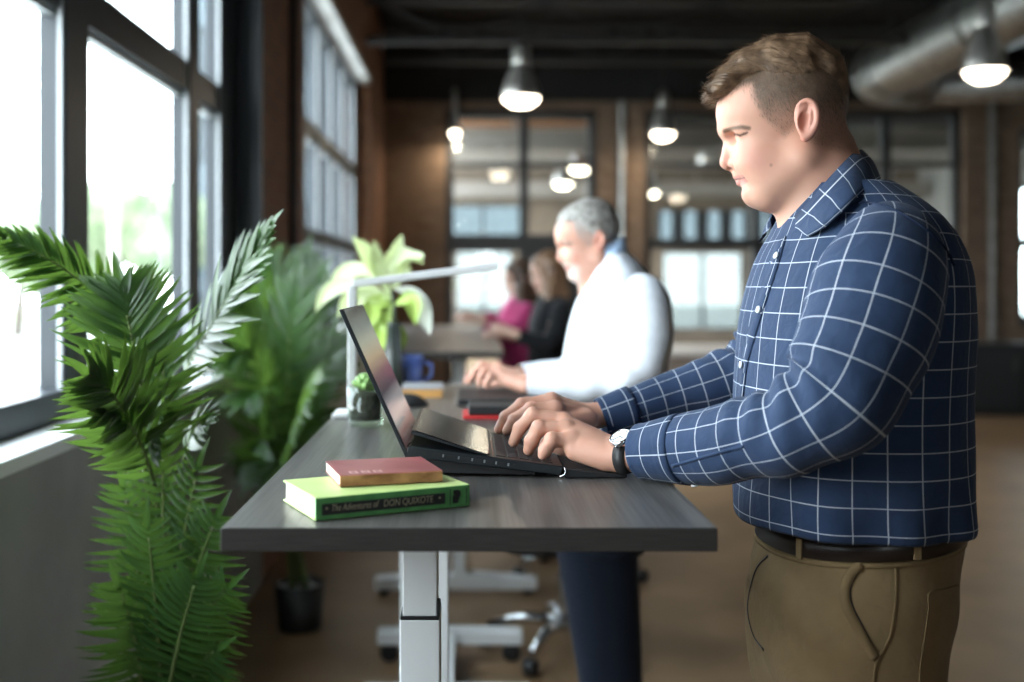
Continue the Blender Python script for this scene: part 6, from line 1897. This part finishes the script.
figure('person with long brown hair in black, leaning on the far standing desk', 5.9, (548, 273, 0.9, -10),
       [(291, 543, 560, 0.06, 2.0), (296, 540, 566, 0.09, 2.0), (301, 536, 571, 0.14, 2.1), (309, 532, 575, 0.17, 2.2), (322, 528, 578, 0.178, 2.3), (340, 528, 578, 0.175, 2.3), (360, 528, 577, 0.17, 2.3), (382, 528, 578, 0.17, 2.3)],
       [(560, 306, 5.78, 0.045), (561, 313, 5.74, 0.06), (558, 326, 5.72, 0.055), (550, 342, 5.7, 0.048), (534, 341, 5.7, 0.042), (519, 335, 5.7, 0.032)],
       [(552, 306, 6.02, 0.045), (550, 313, 6.06, 0.055), (544, 326, 6.08, 0.05), (535, 338, 6.06, 0.044), (522, 338, 6.0, 0.038), (512, 336, 5.95, 0.03)],
       [(375, 529, 577, 0.165, 2.3), (395, 528, 578, 0.17, 2.3), (425, 529, 576, 0.17, 2.3), (448, 531, 573, 0.16, 2.3)], (m_skin3, m_blackc, m_blackc, m_dshoe, m_bhair), long_hair, 'long', (553, 0.1, 0.03), None)
figure('person with dark hair in a raspberry pink top, leaning on the far desk', 6.6, (519, 279, 0.9, -6),
       [(296, 512, 526, 0.06, 2.0), (300, 509, 531, 0.09, 2.0), (304, 505, 536, 0.15, 2.1), (310, 501, 540, 0.18, 2.2), (320, 498, 542, 0.19, 2.3), (338, 498, 542, 0.185, 2.3), (366, 500, 542, 0.17, 2.3)],
       [(527, 308, 6.46, 0.045), (527, 314, 6.42, 0.066), (521, 324, 6.4, 0.064), (510, 331, 6.38, 0.055), (498, 330, 6.36, 0.048), (486, 322, 6.35, 0.036)],
       [(518, 308, 6.72, 0.045), (517, 314, 6.76, 0.058), (512, 325, 6.78, 0.054), (503, 328, 6.76, 0.048), (492, 320, 6.7, 0.042), (482, 318, 6.65, 0.034)],
       [(362, 501, 542, 0.165, 2.3), (378, 500, 543, 0.17, 2.3), (405, 501, 541, 0.17, 2.3), (424, 503, 539, 0.16, 2.3)], (m_skin3, m_pink, m_jeans, m_dshoe, m_dhair), long_hair, 'long', (522, 0.1, 0.03), None)
# ================================================================== light and camera
w = bpy.data.worlds.new('overcast_sky'); S.world = w; w.use_nodes = True
bg = w.node_tree.nodes['Background']
nt = w.node_tree
tc = N(nt, 'ShaderNodeTexCoord'); sx = N(nt, 'ShaderNodeSeparateXYZ'); cr = N(nt, 'ShaderNodeValToRGB')
cr.color_ramp.elements[0].position = 0.0; cr.color_ramp.elements[0].color = (0.92, 0.96, 1.0, 1)
cr.color_ramp.elements[1].position = 0.6; cr.color_ramp.elements[1].color = (0.8, 0.9, 1.0, 1)
nt.links.new(tc.outputs['Generated'], sx.inputs[0]); nt.links.new(sx.outputs[2], cr.inputs[0]); nt.links.new(cr.outputs[0], bg.inputs[0])
bg.inputs[1].default_value = SKY


def portal(loc, rot, sx_, sy_):
    l = bpy.data.lights.new('window_portal', 'AREA'); l.shape = 'RECTANGLE'; l.size = sx_; l.size_y = sy_; l.cycles.is_portal = True
    o = bpy.data.objects.new('window_portal', l); COL.objects.link(o); o.location = loc; o.rotation_euler = rot


portal((-1.26, 2.76, 2.06), (0, -math.pi/2, 0), 2.0, 4.95)
portal(((BW0 + BW1)/2, -3.22, 1.8), (math.pi/2, 0, 0), BW1 - BW0, 1.8)
portal((-1.26, 8.7, 2.06), (0, -math.pi/2, 0), 2.0, 4.4)
portal((9.22, 17.5, 1.9), (0, math.pi/2, 0), 2.2, 3.0)
portal((2.0, YF + 0.25, 1.6), (-math.pi/2, 0, 0), 8.0, 3.0)

cd = bpy.data.cameras.new('camera'); cam = bpy.data.objects.new('camera', cd); COL.objects.link(cam)
cam.location = (0, 0, CZ); cam.rotation_euler = (math.pi/2, 0, 0)
cd.sensor_width = 36; cd.lens = F/1024*36
cd.shift_x = (512 - VX)/1024; cd.shift_y = -(341 - VY)/1024
cd.clip_start = 0.05; cd.clip_end = 300
cd.dof.use_dof = True; cd.dof.focus_distance = 1.68; cd.dof.aperture_fstop = 1.9
S.camera = cam
S.view_settings.view_transform = 'Standard'; S.view_settings.look = 'None'; S.view_settings.gamma = 1; S.view_settings.use_curve_mapping = False
S.view_settings.exposure = EXPO
S.cycles.max_bounces = 10; S.cycles.transparent_max_bounces = 16; S.cycles.use_denoising = True
S.cycles.caustics_reflective = False; S.cycles.caustics_refractive = False
S.cycles.sample_clamp_indirect = 8
